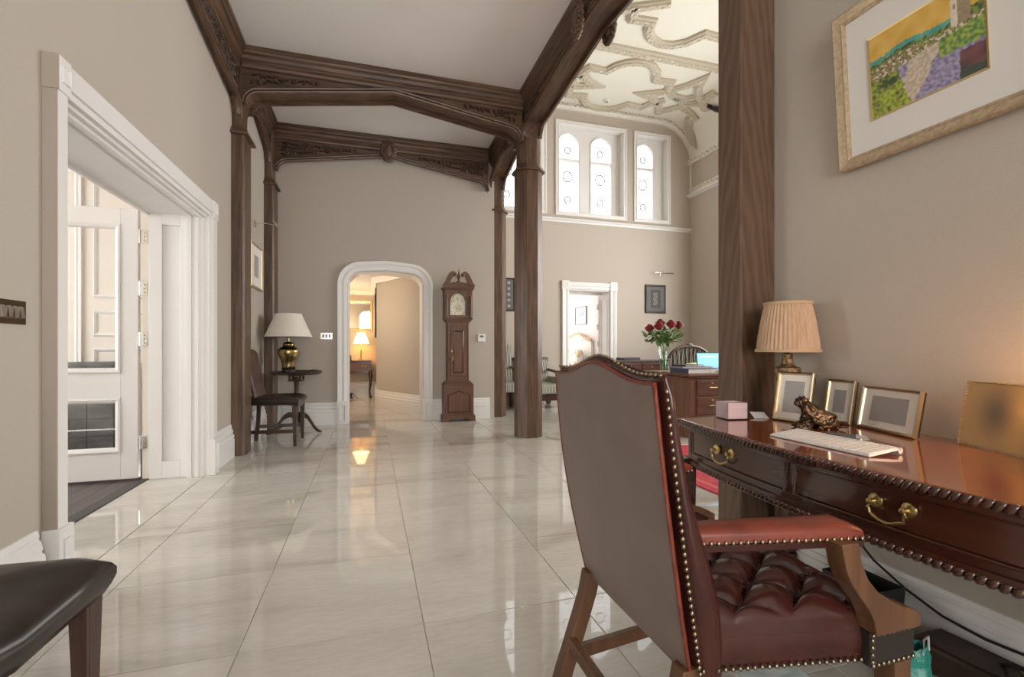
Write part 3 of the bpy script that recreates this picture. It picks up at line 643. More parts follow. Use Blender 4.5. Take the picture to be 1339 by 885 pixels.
# ================================================================== WRITING DESK against the right wall
DZ = .705
def desk_x(y, o=0.): return 1.150+.095*((y-.9)/.8)**2-o
DY0, DY1, DXB = -.05, 1.70, 1.822
dk = thing('writing_desk', 'long glossy mahogany desk with rope edge against the right wall', 'desk', (1.5, .83, 0))
def dl_(mb): mb.v = [(x-1.5, y-.83, z) for x, y, z in mb.v]; return mb
def bowpoly(o, y0, y1, n=22, xb=DXB):
    ys = [y0+(y1-y0)*k/n for k in range(n+1)]
    return [(desk_x(y, o), y) for y in ys] + [(xb, y1), (xb, y0)]
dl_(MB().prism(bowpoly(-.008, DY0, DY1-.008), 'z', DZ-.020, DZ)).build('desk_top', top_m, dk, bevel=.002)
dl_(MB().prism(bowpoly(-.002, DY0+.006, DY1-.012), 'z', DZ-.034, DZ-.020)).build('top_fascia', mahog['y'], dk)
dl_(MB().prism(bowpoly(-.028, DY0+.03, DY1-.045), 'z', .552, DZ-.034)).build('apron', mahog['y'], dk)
dl_(MB().prism(bowpoly(-.020, DY0+.022, DY1-.036), 'z', .540, .553)).build('bottom_rail', mahog['y'], dk)
def gadroon(name, o, z, r, y0, y1, step, tilt):
    k = MB(); y = y0
    pts = []
    while y < y1: pts.append((desk_x(y, o), y, 0)); y += step
    xe = desk_x(y1, o); x = xe
    while x < DXB-.02: pts.append((x, y1, 1)); x += step
    for x, y, e in pts:
        an = math.atan2(.19*((y-.9)/.64), 1.) if not e else 0
        mx = M4.Translation((x, y, z)) @ M4.Rotation(-an if not e else R(-90), 4, 'Z') @ M4.Rotation(tilt, 4, 'X')
        k.ball((0, 0, 0), (r*.95, step*.50, r*1.35), 8, 6, mx)
    return dl_(k).build(name, mahog['x'], dk, smooth=70, kind='stuff')
gadroon('rope_edge', -.001, DZ-.012, .0115, DY0, DY1-.006, .0175, .75)
gadroon('lower_rope_edge', -.022, .532, .010, DY0+.02, DY1-.036, .0185, .75)
for y0, y1, hy in ((1.105, 1.615, 1.385), (.545, 1.065, .80), (0., .505, .25)):
    d = MB()
    poly = [(desk_x(y, -.024), y) for y in [y0+(y1-y0)*k/10 for k in range(11)]] + [(desk_x(y1, -.034), y1), (desk_x(y0, -.034), y0)]
    dr = dl_(d.prism(poly, 'z', .580, .662)).build('drawer', mahog['y'], dk, bevel=.003)
    def cb(z): return [(desk_x(y, -.020), y, z) for y in [y0-.004+(y1-y0+.008)*k/10 for k in range(11)]]
    c = MB()
    for z in (.577, .665): c.tube(cb(z), .0032, 6)
    for y in (y0-.003, y1+.003): c.tube([(desk_x(y, -.020), y, .577), (desk_x(y, -.020), y, .665)], .0032, 6)
    dl_(c).build('cockbead', mahog['z'], dr, smooth=60)
    h = MB(); x = desk_x(hy, -.022)
    for q in (-.037, .037):
        h.rings([[(x-t, hy+q+r*cos(2*pi*j/14), .632+r*1.05*sin(2*pi*j/14)) for j in range(14)] for r, t in ((.017, 0), (.016, .004), (.010, .007), (.006, .008), (.005, .020), (.007, .024), (.003, .027))])
    h.tube([(x-.018, hy+.037*q, z) if abs(q) == 1 else (x-.022, hy+.037*q, z) for q, z in ((1, .632), (1.12, .618), (1.0, .605), (.7, .600), (.35, .594), (0, .592), (-.35, .594), (-.7, .600), (-1.0, .605), (-1.12, .618), (-1, .632))], .0042, 8)
    dl_(h).build('swan_neck_handle', brass, dr, smooth=45)
for x, y in ((1.243, 1.652), (1.785, 1.652), (1.785, .02), (1.225, .04)):
    b = MB().frustum((x-.028, x+.028, y-.028, y+.028), 0, (x-.034, x+.034, y-.034, y+.034), .10).frustum((x-.028, x+.028, y-.028, y+.028), .10, (x-.033, x+.033, y-.033, y+.033), .552)
    dl_(b).build('leg', mahog['z'], dk, bevel=.004)

# ------------------------------------------------------------------ things on the desk
def pleated_shade(b, z0, z1, r0, r1, n=44, dep=.05):
    rs = []
    for k in range(7):
        t = k/6; r = r0+(r1-r0)*t+.004*sin(pi*t)
        rs.append([(r*(1+(dep*.35 if j % 2 else -dep*.35))*cos(2*pi*j/(2*n)), r*(1+(dep*.35 if j % 2 else -dep*.35))*sin(2*pi*j/(2*n)), z0+(z1-z0)*t) for j in range(2*n)])
    inner = [[(x*.965, y*.965, z) for x, y, z in q] for q in rs[::-1]]
    return b.rings(rs+inner+[rs[0]], cap=False)
def band(z, r, h=.012, t=.004):
    return MB().lathe([(r-t, z), (r+t, z), (r+t, z+h), (r-t, z+h), (r-t, z)], seg=40)
def desk_lamp(loc, label, shade_mat, lit=False):
    l = thing('desk_lamp', label, 'lamp', loc)
    MB().lathe([(.052, 0), (.055, .008), (.052, .016), (.040, .022), (.030, .030), (.024, .05), (.026, .09), (.040, .15), (.050, .185), (.052, .20), (.050, .212), (.034, .218), (.026, .224), (.022, .235), (.019, .262), (.022, .270), (.012, .275), (.012, .30)], seg=28).build('carved_stem', mat('carved_gilt_stem', (.40, .26, .13), .45, .55, n=(70, (.16, .09, .05), (1, 1, 1), 4, .42, .6), bump=(60, .8, (1, 1, 1), .01)), l, smooth=45)
    sh = pleated_shade(MB(), .283, .484, .118, .086).build('pleated_shade', shade_mat, l)
    band(.279, .121).build('shade_trim', mat('shade_braid', (.50, .34, .20), .8), sh, smooth=40); band(.478, .088).build('shade_trim', MATS['shade_braid'], sh, smooth=40)
    MB().lathe([(.010, .34), (.016, .36), (.028, .39), (.030, .41), (.018, .43), (.004, .438)], seg=14).build('bulb', mat('bulb_glass', (.9, .88, .82), .3) if not lit else mat('lit_bulb', (1, .8, .5), .5, emit=((1, .62, .26), 25.)), l, smooth=60)
    if lit:
        p = bpy.data.lights.new('lamp_glow', 'POINT'); p.energy = 55.; p.color = (1, .46, .14); p.shadow_soft_size = .04
        o = bpy.data.objects.new('lamp_glow', p); COL.objects.link(o); o.parent = l; o.location = (0, 0, .318)
    return l
desk_lamp((1.70, 1.577, DZ), 'unlit table lamp with pleated peach silk shade beside the oak wall pillar', pleat_m)
desk_lamp((1.63, .655, DZ), 'lit table lamp glowing orange at the near end of the mahogany desk', lit_shade, True).scale = (.72, .72, .52)
def photo_frame(name, label, loc, rz, w, h, iw, ih, lean, group):
    t = thing(name, label, 'photo frame', loc, rz, group)
    mx = M4.Rotation(-lean, 4, 'X')
    def tilt(o): o.matrix_local = mx; return o
    f = frame_mb(w, h, .012, .012, [(0, 0), (0, .010), (.004, .013), (.009, .010), (.012, .004), (.012, 0)]).build('frame', pale_gilt, t); tilt(f)
    tilt(MB().box(-w/2+.010, w/2-.010, -.004, .004, .010, h-.010).build('mount', mat('ivory_mount', (.80, .76, .68), .8), t))
    tilt(MB().box(-iw/2, iw/2, -.0055, -.004, (h-ih)/2, (h+ih)/2).build('grey_photo', greyp, t))
    tilt(MB().box(-w/2+.004, w/2-.004, .004, .010, .006, h-.004).build('backing_board', black, t))
    d = h*.62*sin(lean)+.045
    MB().prism([(h*.6*sin(lean)+.010, h*.60*cos(lean)), (h*.6*sin(lean)+.016, h*.60*cos(lean)), (h*.6*sin(lean)+.045, .002), (h*.6*sin(lean)+.036, .002)], 'x', -.018, .018).build('easel_strut', black, t)
    return t
fg = 'small gilt photo frames on the desk'
photo_frame('photo_frame', 'upright gilt photo frame with blank grey picture beneath the pleated lamp', (1.618, 1.484, DZ), R(-81), .150, .200, .080, .128, R(11), fg)
photo_frame('photo_frame', 'narrow upright gilt photo frame behind the bronze dog figurine', (1.765, 1.406, DZ), R(-92), .120, .172, .050, .090, R(10), fg)
photo_frame('photo_frame', 'landscape gilt photo frame standing on the desk behind the pen', (1.725, 1.197, DZ), R(-107), .255, .158, .158, .090, R(10), fg)
def blot(u, v):
    d = math.hypot((u-.52)/.30, (v-.56)/.42); k = math.exp(-d*d*1.1)
    e = max(0, u-.6)/.4
    a = (.56+.1*e, .40+.06*e, .20); c = (.16, .145, .12)
    return tuple(p*(1-k)+q*k for p, q in zip(a, c))
t = thing('gilt_picture_panel', 'square gold beaded panel with a dark blurred centre leaning by the wall', 'picture frame', (1.715, .905, DZ), R(-112))
mx = M4.Rotation(-R(9), 4, 'X')
o = MB().box(-.105, .105, 0, .010, 0, .196).build('panel_board', champ, t); o.matrix_local = mx
o = picture_mesh('blurred_print', blot, .20, .186, 26, 26, print_m, t); o.matrix_local = mx @ M4.Translation((0, -.0012, .005))
k = MB()
for j in range(26):
    for x in (-.104, .104): k.ball((x, -.001, .004+.0075*j), .0032, 6, 4)
for j in range(28): k.ball((-.104+.0077*j, -.001, .195), .0032, 6, 4)
o = k.build('beaded_edge', gold, t, smooth=60, kind='stuff'); o.matrix_local = mx
MB().prism([(.032, .11), (.037, .11), (.060, 0), (.054, 0)], 'x', -.015, .015).build('easel_strut', black, t)
# acrylic memo block filled with paper
t = thing('memo_block', 'clear acrylic block of white memo paper at the far end of the desk', 'memo block', (1.452, 1.625, DZ), R(-8))
a = .049
b = MB().box(-a, a, -a, -a+.003, 0, .074).box(-a, a, a-.003, a, 0, .074).box(-a, -a+.003, -a, a, 0, .074).box(a-.003, a, -a, a, 0, .074).box(-a, a, -a, a, 0, .003)
b.build('acrylic_holder', clear_glass('acrylic_wall', (.95, .93, .95)), t)
MB().box(-a+.006, a-.006, -a+.006, a-.006, .005, .070).build('paper_stack', mat('pinkish_paper', (.74, .62, .60), .7, n=(1, (.80, .72, .72), (1, 1, 160), 2, .4, .6)), t)
# keyboard, pen
t = thing('computer_keyboard', 'slim white wireless keyboard lying on the mahogany desk', 'keyboard', (1.350, 1.100, DZ), R(-90))
mx = M4.Rotation(R(6), 4, 'X') @ M4.Translation((0, 0, .003))
alu = mat('pale_aluminium', (.80, .79, .78), .35, .35)
kw, kd = .330, .125
o = MB().box(-kw/2, kw/2, -kd/2, kd/2, .004, .010).build('keyboard_plate', alu, t, bevel=.002); o.matrix_local = mx
MB().tube([(-kw/2, kd/2-.008, .0115), (kw/2, kd/2-.008, .0115)], .0088, 14).build('battery_tube', alu, t, smooth=50)
k = MB()
for r in range(6):
    n = 14; y = kd/2-.018-.0185*r
    if r == 5:
        for x0, x1 in ((-.146, -.095), (-.092, -.075), (-.072, .020), (.023, .040), (.043, .060)): k.box(x0*1.1, x1*1.1, y-.0075, y+.0075, .010, .0125)
        for q in range(4): k.box(.072+.0225*q, .091+.0225*q, y-.0075, y+.0075, .010, .0125)
        continue
    for c in range(n):
        x = -kw/2+.004+(kw-.008)*(c+.06)/n; k.box(x, x+(kw-.008)/n*.86, y-.008 if r else y-.004, y+.008 if r else y+.004, .010, .0125)
o = k.build('keys', mat('white_keys', (.82, .80, .79), .5), t, kind='stuff'); o.matrix_local = mx
t = thing('ballpoint_pen', 'grey and chrome ballpoint pen resting along the top of the keyboard', 'pen', (1.398, 1.085, DZ+.0285), R(-84))
t.rotation_euler = (0, R(0), R(-84))
MB().tube([(-.066, 0, 0), (-.058, 0, 0), (-.02, 0, 0), (.030, 0, 0)], [.001, .0035, .0046, .0046], 10).build('barrel', mat('gunmetal', (.14, .15, .16), .3, .6), t, smooth=50)
MB().tube([(.030, 0, 0), (.034, 0, 0), (.056, 0, 0), (.066, 0, 0), (.067, 0, 0)], [.0049, .0049, .0044, .003, .001], 10).build('cap_band', chrome, t, smooth=50)
MB().box(.028, .062, -.001, .001, .004, .0062).build('clip', chrome, t)
MB().box(-.04, .04, -.028, .028, 0, .001).build('folded_note', paperw)
o = bpy.data.objects['folded_note']; o.location = (1.585, 1.613, DZ); o.rotation_euler = (0, R(-12), R(60)); o.location.z = DZ+.010; tag(o, 'small white note lying under the pleated lamp beside the pillar', 'paper')
# bronze dog lying with raised head (one continuous skin)
def skin_figure(name, verts, edges, radii, m, parent, sub=2, root=0):
    me = bpy.data.meshes.new(name); me.from_pydata(verts, edges, []); o = bpy.data.objects.new(name, me); COL.objects.link(o); o.parent = parent
    k = o.modifiers.new('skin', 'SKIN'); k.use_smooth_shade = True
    for i, r in enumerate(radii): me.skin_vertices[0].data[i].radius = (r, r) if not isinstance(r, tuple) else r
    me.skin_vertices[0].data[root].use_root = True
    s_ = o.modifiers.new('sub', 'SUBSURF'); s_.levels = s_.render_levels = sub
    me.materials.append(m); return o
t = thing('dog_figurine', 'dark bronze dog figurine sitting on the desk in front of the narrow frame', 'figurine', (1.575, 1.335, DZ), R(150))
vs = [(-.045, 0, .020), (-.015, 0, .034), (.018, 0, .050), (.032, 0, .070), (.044, 0, .084), (.064, 0, .076),      # rump, loin, chest, neck, head, muzzle
      (.030, .016, .030), (.040, .018, .010), (.066, .018, .006), (.030, -.016, .030), (.044, -.018, .010), (.070, -.018, .006),   # forelegs
      (-.040, .020, .014), (-.020, .030, .008), (.004, .030, .006), (-.040, -.020, .014), (-.020, -.030, .008), (.004, -.030, .006),  # hind legs
      (-.062, .006, .014), (-.074, .022, .007), (.042, .016, .094), (.040, .021, .076), (.042, -.016, .094), (.040, -.021, .076)]
es = [(0, 1), (1, 2), (2, 3), (3, 4), (4, 5), (2, 6), (6, 7), (7, 8), (2, 9), (9, 10), (10, 11), (0, 12), (12, 13), (13, 14), (0, 15), (15, 16), (16, 17), (0, 18), (18, 19), (4, 20), (20, 21), (4, 22), (22, 23)]
rd = [.021, .022, .021, .014, .016, .009, .010, .007, .006, .010, .007, .006, .014, .008, .006, .014, .008, .006, .006, .004, .006, .004, .006, .004]
dg = skin_figure('dog_body', vs, es, [r*1.12 for r in rd], bronze, t, sub=3, root=1)
tx_ = bpy.data.textures.new('fur_lumps', 'CLOUDS'); tx_.noise_scale = .009
dm = dg.modifiers.new('fur', 'DISPLACE'); dm.texture = tx_; dm.strength = .017; dm.texture_coords = 'LOCAL'
dg.scale = (1.12, 1.12, 1.15)
# framed pastel landscape hanging above the desk, leaning a little forward
from mathutils import noise as NZ
def landscape(u, v):
    n1 = NZ.noise(V((u*9, v*7, 1))); n2 = NZ.noise(V((u*30+v*10, v*26-u*6, 4))); n3 = NZ.noise(V((u*64+v*30, v*60, 9)))
    def mixc(a, c, k): k = max(0, min(1, k)); return tuple(p+(q-p)*k for p, q in zip(a, c))
    U, W_ = u+.015*n2, v+.02*n2+.012*n3
    sky = mixc((.62, .36, .055), (.70, .46, .12), .5+n1)
    hill = .70+.05*math.exp(-((U-.34)/.2)**2)+.06*max(0, U-.6)
    if .745 < u < .895 and .60 < v < .965-.25*abs(u-.82):
        if v > .915-.25*abs(u-.82): return (.26, .10, .06)
        if u < .80: return (.30, .25, .18) if (.765 < u < .782 and .78 < v < .83) else mixc((.62, .54, .42), (.70, .64, .54), .5+n2)
        return mixc((.27, .20, .13), (.36, .28, .19), .5+n2)
    if W_ > hill: return sky
    if W_ > hill-.055 and U < .78: return mixc((.06, .30, .27), (.14, .40, .30), .5+n1)
    if W_ > hill-.10: return mixc((.05, .08, .04), (.22, .28, .06), .5+n2*1.6)
    if W_ > .44+.14*U:                                                   # village band
        k = n2+.5*n3
        if k > .22: return (.66, .58, .47)
        if k > .02: return (.40, .23, .12)
        if k > -.22: return (.10, .11, .06)
        return (.27, .33, .08)
    if U > .80 and W_ < .30: return mixc((.07, .05, .05), (.20, .08, .08), .5+n1*1.5) if W_ > .10 else (.06, .08, .06)
    if U > .64 and W_ > .34: return mixc((.08, .20, .06), (.34, .42, .08), .5+n2*1.4)
    if U < .33-.25*(W_-.2) and W_ < .46: return mixc((.05, .08, .035), (.40, .46, .06), .45+n1*.8+n2*.8+(.3 if W_ < .16 else 0))
    if abs(U-.33-.55*(W_-.12)) < .14+.05*n1: return mixc((.46, .37, .28), (.62, .53, .42), .5+n2*1.4)
    return mixc((.20, .17, .30), (.40, .36, .48), .5+n2*1.3)
t = thing('framed_landscape', 'large champagne framed pastel landscape with a tower and yellow sky above the desk', 'picture', (1.815, 1.093, 1.70), R(-90))
mx = M4.Rotation(R(4), 4, 'X')
def hang(o): o.matrix_local = mx; return o
hang(frame_mb(.66, .60, .045, .022, [(0, 0), (0, .020), (.006, .025), (.014, .021), (.032, .015), (.036, .018), (.045, .012), (.045, 0)]).build('frame', champ, t))
hang(MB().box(-.29, .29, -.006, .008, .04, .56).build('mount', mat('grey_white_mount', (.70, .675, .64), .8), t))
hang(frame_mb(.352, .302, .006, .004, [(0, 0), (0, .004), (.006, .002), (.006, 0)]).build('inner_slip', gold, t)).matrix_local = mx @ M4.Translation((-.029, -.006, .149))
hang(picture_mesh('pastel_print', landscape, .342, .292, 150, 128, print_m, t)).matrix_local = mx @ M4.Translation((-.029, -.0072, .154))
# ================================================================== LEATHER DESK CHAIR (open armchair facing the desk)
ch = thing('leather_armchair', 'oxblood buttoned leather desk armchair with brass nails and brown outside back', 'chair', (.80, 1.01, 0))
CX, CY = .80, 1.01
def cl(mb): mb.v = [(x-CX, y-CY, z) for x, y, z in mb.v]; return mb
def back_top(q):                                                          # camel crest, q = -1..1 across
    a = abs(q); return .943+.046*math.exp(-(q*2.0)**2)-.004*cos(q*3)+(.004*max(0, a-.7)/.3)
def xb_(z): t = (z-.345)/.60; return .612-.112*t-.012*sin(pi*min(1, max(0, t)))
ZB = .345
def yc(z): t = (z-ZB)/.60; return 1.028-.040*t
def hwid(z): t = (z-ZB)/.60; return .238+.004*t+.012*sin(pi*t)
def thick(t): return .053+.050*math.exp(-((t-.25)/.33)**2)-.022*t
b = MB(); rs = []; n = 40
for k in range(25):
    t = min(1, k/21) if k < 22 else 1.0; shr = [1, .80, .45, .0][k-21] if k >= 21 else 1.0
    ring = []
    for j in range(n):
        a = 2*pi*j/n; cx_, sy_ = cos(a), sin(a)
        px = (abs(cx_)**.55)*(1 if cx_ > 0 else -1); py = (abs(sy_)**.42)*(1 if sy_ > 0 else -1)
        z = ZB+t*(back_top(py)-.012-ZB)+(0 if k < 22 else .012*(1-shr*shr)**.5)
        th = thick(t)*(.25+.75*max(shr, .02)); xf = xb_(z)+.004
        q = (px*.5+.5)                                                   # 0 back, 1 front
        wv = hwid(z)+.016*sin(pi*q)*(1 if t < .97 else .4)
        ring.append((xf+th*q if k < 22 else xf+thick(1)*(.5+(q-.5)*max(shr, .05)), yc(z)+py*wv*(1 if k < 22 else .985+.015*shr), z))
    rs.append(ring)
cl(b.rings(rs)).build('backrest', redleather, ch, smooth=65)
def bp(u, v, off=0.):
    q = (u*2-1); z0 = ZB-.004; z = z0+v*(back_top(q)-.017-z0)
    return (xb_(z)-off-.004*sin(pi*u)*sin(pi*v), yc(z)+q*(hwid(z)-.006), z)
b = MB().grid(lambda u, v: bp(u, v, .0035), 26, 26); b.grid(lambda u, v: bp(1-u, v, -.004), 26, 26)
cl(b).build('outside_back', chairback, ch, smooth=60)
# piping and nails around the outside back
edge = [bp(0, k/60, .001) for k in range(61)] + [bp(k/50, 1, .001) for k in range(1, 51)] + [bp(1, 1-k/60, .001) for k in range(1, 61)]
edge = [V(p) for p in edge]
cl(MB().tube(edge, .0045, 6)).build('piping', redworn, ch, smooth=60)
def along(pts, step):
    L = 0; out = []; nx = 0
    for a, c in zip(pts, pts[1:]):
        d = (c-a).length
        while nx <= L+d: out.append(a.lerp(c, (nx-L)/d if d else 0)); nx += step
        L += d
    return out
k = MB(); cen = V((0, 0, 0))
side_l = [V((xb_(ZB+q/60*.585)+.013, yc(ZB+q/60*.585)+(hwid(ZB+q/60*.585)+.0105), ZB+q/60*.585)) for q in range(61)]
side_r = [V((p.x, 2*yc(p.z)-p.y, p.z)) for p in side_l]
crest = [V((xb_(.95)+.012, yc(.95)+(q/30-1)*(hwid(.95)-.004), back_top(q/30-1)-.0015)) for q in range(61)]
for p in along(side_l, .0155): k.ball(p, (.0052, .0035, .0052), 7, 4)
for p in along(side_r, .0155): k.ball(p, (.0052, .0035, .0052), 7, 4)
for p in along(crest, .0155): k.ball(p, (.0052, .0052, .0040), 7, 4)
cl(k).build('back_nails', nailm, ch, smooth=70, kind='stuff')
# buttoned seat
SX0, SX1 = .632, 1.045
def seat_hw(x): return .232+.070*(x-SX0)/(SX1-SX0)
def seat_yc(x): return 1.018-.008*(x-SX0)/(SX1-SX0)
dx, dy = .079, .056
def seat_z(x, y):
    u, v = (x-SX0)/(SX1-SX0), (y-seat_yc(x))/seat_hw(x)
    dome = .497-.020*max(0, u-.5)**1.5-.018*v*v
    e1, e2 = min(1, max(0, (1-abs(v))/.16)), min(1, max(0, (1-u)/.15))
    edge_ = math.sqrt(max(0, 1-(1-e1)**2))*math.sqrt(max(0, 1-(1-e2)**2))
    p, q = ((x-.900)/dx+(y-.921)/dy)/2, ((x-.900)/dx-(y-.921)/dy)/2
    puff = (abs(sin(pi*p))*abs(sin(pi*q)))**.40
    fade = min(1, max(0, (1.03-x)/.07))*min(1, max(0, (1-abs(v))/.16))
    fade = fade*fade*(3-2*fade)
    return .418+(dome-.418)*edge_+(.040*puff-.036)*fade
def sp(u, v): x = SX0+(SX1-SX0)*u; y = seat_yc(x)+(v*2-1)*seat_hw(x); return (x, y, seat_z(x, y))
cl(MB().grid(sp, 110, 130)).build('buttoned_seat', redleather, ch, smooth=80)
b = MB(); rail = []
for z, g in ((.420, 0), (.410, .003), (.39, .004), (.365, .001), (.352, -.004)):
    rg = [(SX0+(SX1-SX0)*t, seat_yc(SX0+(SX1-SX0)*t)-seat_hw(SX0+(SX1-SX0)*t)-g, z) for t in [i/14 for i in range(15)]]
    rg += [(SX1+g, seat_yc(SX1)+seat_hw(SX1)*w_, z) for w_ in (-.8, -.4, 0, .4, .8)]
    rg += [(SX0+(SX1-SX0)*t, seat_yc(SX0+(SX1-SX0)*t)+seat_hw(SX0+(SX1-SX0)*t)+g, z) for t in [1-i/14 for i in range(15)]]
    b.v += rg; rail.append(rg)
b.v = []; b.rings(rail[::-1]); cl(b).build('seat_side', redleather, ch, smooth=70)
k = MB(); bt = MB()
for i in range(-3, 3):
    for j in range(-4, 8):
        if (i+j) % 2: continue
        x, y = .900+dx*i, .921+dy*j
        if x > 1.0 or abs(y-seat_yc(x)) > seat_hw(x)*.90: continue
        bt.ball((x, y, seat_z(x, y)+.003), (.0085, .0085, .005), 8, 5)
cl(bt).build('seat_buttons', redleather, ch, smooth=70, kind='stuff')
for sd in (-1, 1):
    ln = [V((x, seat_yc(x)+sd*(seat_hw(x)+.004), .360)) for x in [SX0+.0+(SX1-SX0)*i/20 for i in range(21)]]
    for p in along(ln, .0155): k.ball(p, (.0052, .0040, .0052), 7, 4)
# front corner blocks, arms, curved arm supports
for sd in (-1, 1):
    y0 = 1.012+sd*.312; s1 = MB().box(.968, 1.092, min(y0, y0-sd*.050), max(y0, y0-sd*.050), .352, .425)
    cl(s1).build('front_corner_cover', mat('black_leather', (.022, .014, .011), .4), ch, bevel=.004)
    for i in range(9):
        for z in (.358, .419): k.ball((.974+.0140*i, y0+sd*.001, z), (.005, .0036, .005), 7, 4)
    for i in range(4): k.ball((.972, y0+sd*.001, .366+.0145*i), (.005, .0036, .005), 7, 4)
    ys = y0-sd*.008
    outl = [(.876, .618), (.880, .600), (.888, .565), (.903, .535), (.925, .507), (.948, .480), (.962, .455), (.968, .425), (1.092, .425), (1.092, .452), (1.080, .458), (1.066, .466), (1.040, .474), (1.010, .490), (.972, .513), (.945, .542), (.928, .575), (.920, .618)]
    cl(MB().prism(outl, 'y', ys-.021, ys+.021)).build('arm_support', postw, ch, bevel=.003)
    ar = []; L_ = 12
    A, B_ = V((.600, 1.012+sd*.205, 0)), V((.962, 1.012+sd*.272, 0)); d = (B_-A).normalized(); s_ = d.cross(V((0, 0, 1)))
    for i in range(L_+1):
        t = i/L_; c = A.lerp(B_, t); w = .030+.010*t; h = .024 if i < L_ else .016
        if i == L_: w *= .9
        prof = [(-w, .616), (-w, .630), (-w*.92, .639), (-w*.6, .645), (0, .647), (w*.6, .645), (w*.92, .639), (w, .630), (w, .616)]
        if i == L_: prof = [(a, .616+(z-.616)*.6) for a, z in prof]
        ar.append([c+s_*a+V((0, 0, z)) for a, z in prof])
    cl(MB().rings(ar)).build('arm_pad', redworn, ch, smooth=60)
    for q in (-1, 1):
        ln = [A.lerp(B_, t)+s_*q*(.0305+.010*t)+V((0, 0, .618)) for t in (0, .25, .5, .75, 1)]
        for p in along(ln, .0150): k.ball(p, (.0052, .0042, .0052), 7, 4)
    ln = [B_+d*.001+s_*a+V((0, 0, .618)) for a in (-.036, .036)]
    for p in along(ln, .0150): k.ball(p, (.0042, .0052, .0052), 7, 4)
    cl(MB().box(0, 1, 0, 1, 0, 1) if False else MB().rings([[A.lerp(B_, t)+s_*a+V((0, 0, z)) for a, z in ((-(.028+.010*t), .600), (-(.030+.010*t), .614), (.030+.010*t, .614), (.028+.010*t, .600))] for t in (0, .5, .995)])).build('arm_rail', redleather, ch)
    # legs
    yl = 1.012+sd*.290
    cl(MB().frustum((1.040, 1.078, yl-.019, yl+.019), 0, (1.036, 1.082, yl-.023, yl+.023), .352)).build('leg', postw, ch, bevel=.003)
    yr = 1.024+sd*.214
    rl = [(.612, .36), (.600, .30), (.580, .24), (.556, .17), (.528, .09), (.500, .0)]
    cl(MB().rings([[(x-.020, yr-.020, z), (x+.022, yr-.020, z), (x+.022, yr+.020, z), (x-.020, yr+.020, z)] for x, z in rl])).build('leg', postw, ch, bevel=.003)
    cl(MB().rings([[(x, y-.010, .112-.0), (x, y+.010, .112), (x, y+.010, .148), (x, y-.010, .148)] for x, y in ((.56, yr), (1.045, yl))])).build('stretcher', postw, ch, bevel=.002)
cl(MB().box(.536, .558, .82, 1.23, .150, .186)).build('stretcher', postw, ch, bevel=.002)
cl(k).build('seat_nails', nailm, ch, smooth=70, kind='stuff')
# ================================================================== FLOOR THINGS UNDER THE DESK
t = thing('waste_bin', 'small black square waste bin under the desk behind the chair arm', 'bin', (1.665, 1.235, 0))
b = MB().frustum((-.062, .062, -.085, .085), 0, (-.07, .07, -.095, .095), .185); b.f.pop(1); b.build('bin_body', black, t)
MB().sweep([(0, 0), (.004, 0), (.004, .008), (0, .008)], [(-.07, -.095, .181), (-.07, .095, .181), (.07, .095, .181), (.07, -.095, .181)], (0, 0, 1), closed=True).build('rim', black, t)
MB().frustum((-.058, .058, -.08, .08), .004, (-.062, .062, -.085, .085), .03).build('bin_floor', black, t)
t = thing('document_case', 'flat dark brown leather case with a brass clasp lying on the floor by the baseboard', 'case', (1.725, .78, 0), R(3))
MB().box(-.080, .060, -.30, .285, .012, .095).build('case_body', mat('dark_case_leather', (.030, .018, .014), .45, n=(10, (.055, .03, .022), (1, 1, 1), 3, .4, .6)), t, bevel=.012)
MB().box(-.068, .048, -.285, .27, .095, .100).build('case_lid', MATS['dark_case_leather'], t, bevel=.004)
MB().box(-.004, .022, .03, .060, .100, .108).build('clasp', brass, t, bevel=.002)
MB().tube([(.0, -.10, .10), (-.03, -.06, .13), (-.03, .06, .13), (.0, .10, .10)], .006, 8).build('handle', MATS['dark_case_leather'], t, smooth=60)
for x in (-.06, .045):
    for y in (-.27, .25): MB().box(x-.01, x+.01, y-.01, y+.01, 0, .013).build('foot', black, t)
t = thing('carrier_bag', 'crumpled teal paper bag standing on the marble behind the chair front leg', 'bag', (1.50, .955, 0), R(15))
rg = fixed_rng(5); b = MB(); rs = []
for k in range(7):
    z = .025*k; w = .048-.004*k*.3; d = .035-.002*k
    rs.append([((w*cos(a)*(1 if abs(cos(a)) > .5 else .85))+rg.uniform(-.006, .006), d*sin(a)+rg.uniform(-.006, .006), z+rg.uniform(-.004, .004)*(k > 0)) for a in [2*pi*j/12 for j in range(12)]])
b.rings(rs+[[(x*.93, y*.9, z) for x, y, z in q] for q in rs[::-1]], cap=True).build('bag_body', teal_m, t)
for y in (-.02, .02): MB().tube([(-.02, y, .14), (-.016, y, .18), (.016, y, .18), (.02, y, .14)], .003, 6).build('handle', paperw, t, smooth=60)
t = thing('magazine', 'pale teal marbled magazine on the floor below the leather seat', 'magazine', (1.16, 1.04, 0), R(-6))
MB().box(-.10, .10, -.14, .14, .0, .009).build('pages', paperw, t)
MB().box(-.101, .101, -.141, .141, .009, .010).build('cover', mat('marbled_cover', (.45, .58, .55), .4, n=(9, (.75, .80, .78), (1, 3, 1), 4, .4, .6)), t)
t = thing('wooden_ruler', 'brown wooden stick lying on the marble beside the dark case', 'ruler', (1.585, .86, 0), R(100))
MB().box(-.15, .15, -.014, .014, 0, .006).build('stick', mahog['x'], t, bevel=.001)
MB().box(.13, .15, -.0145, .0145, 0, .0066).build('end_cap', brass, t)
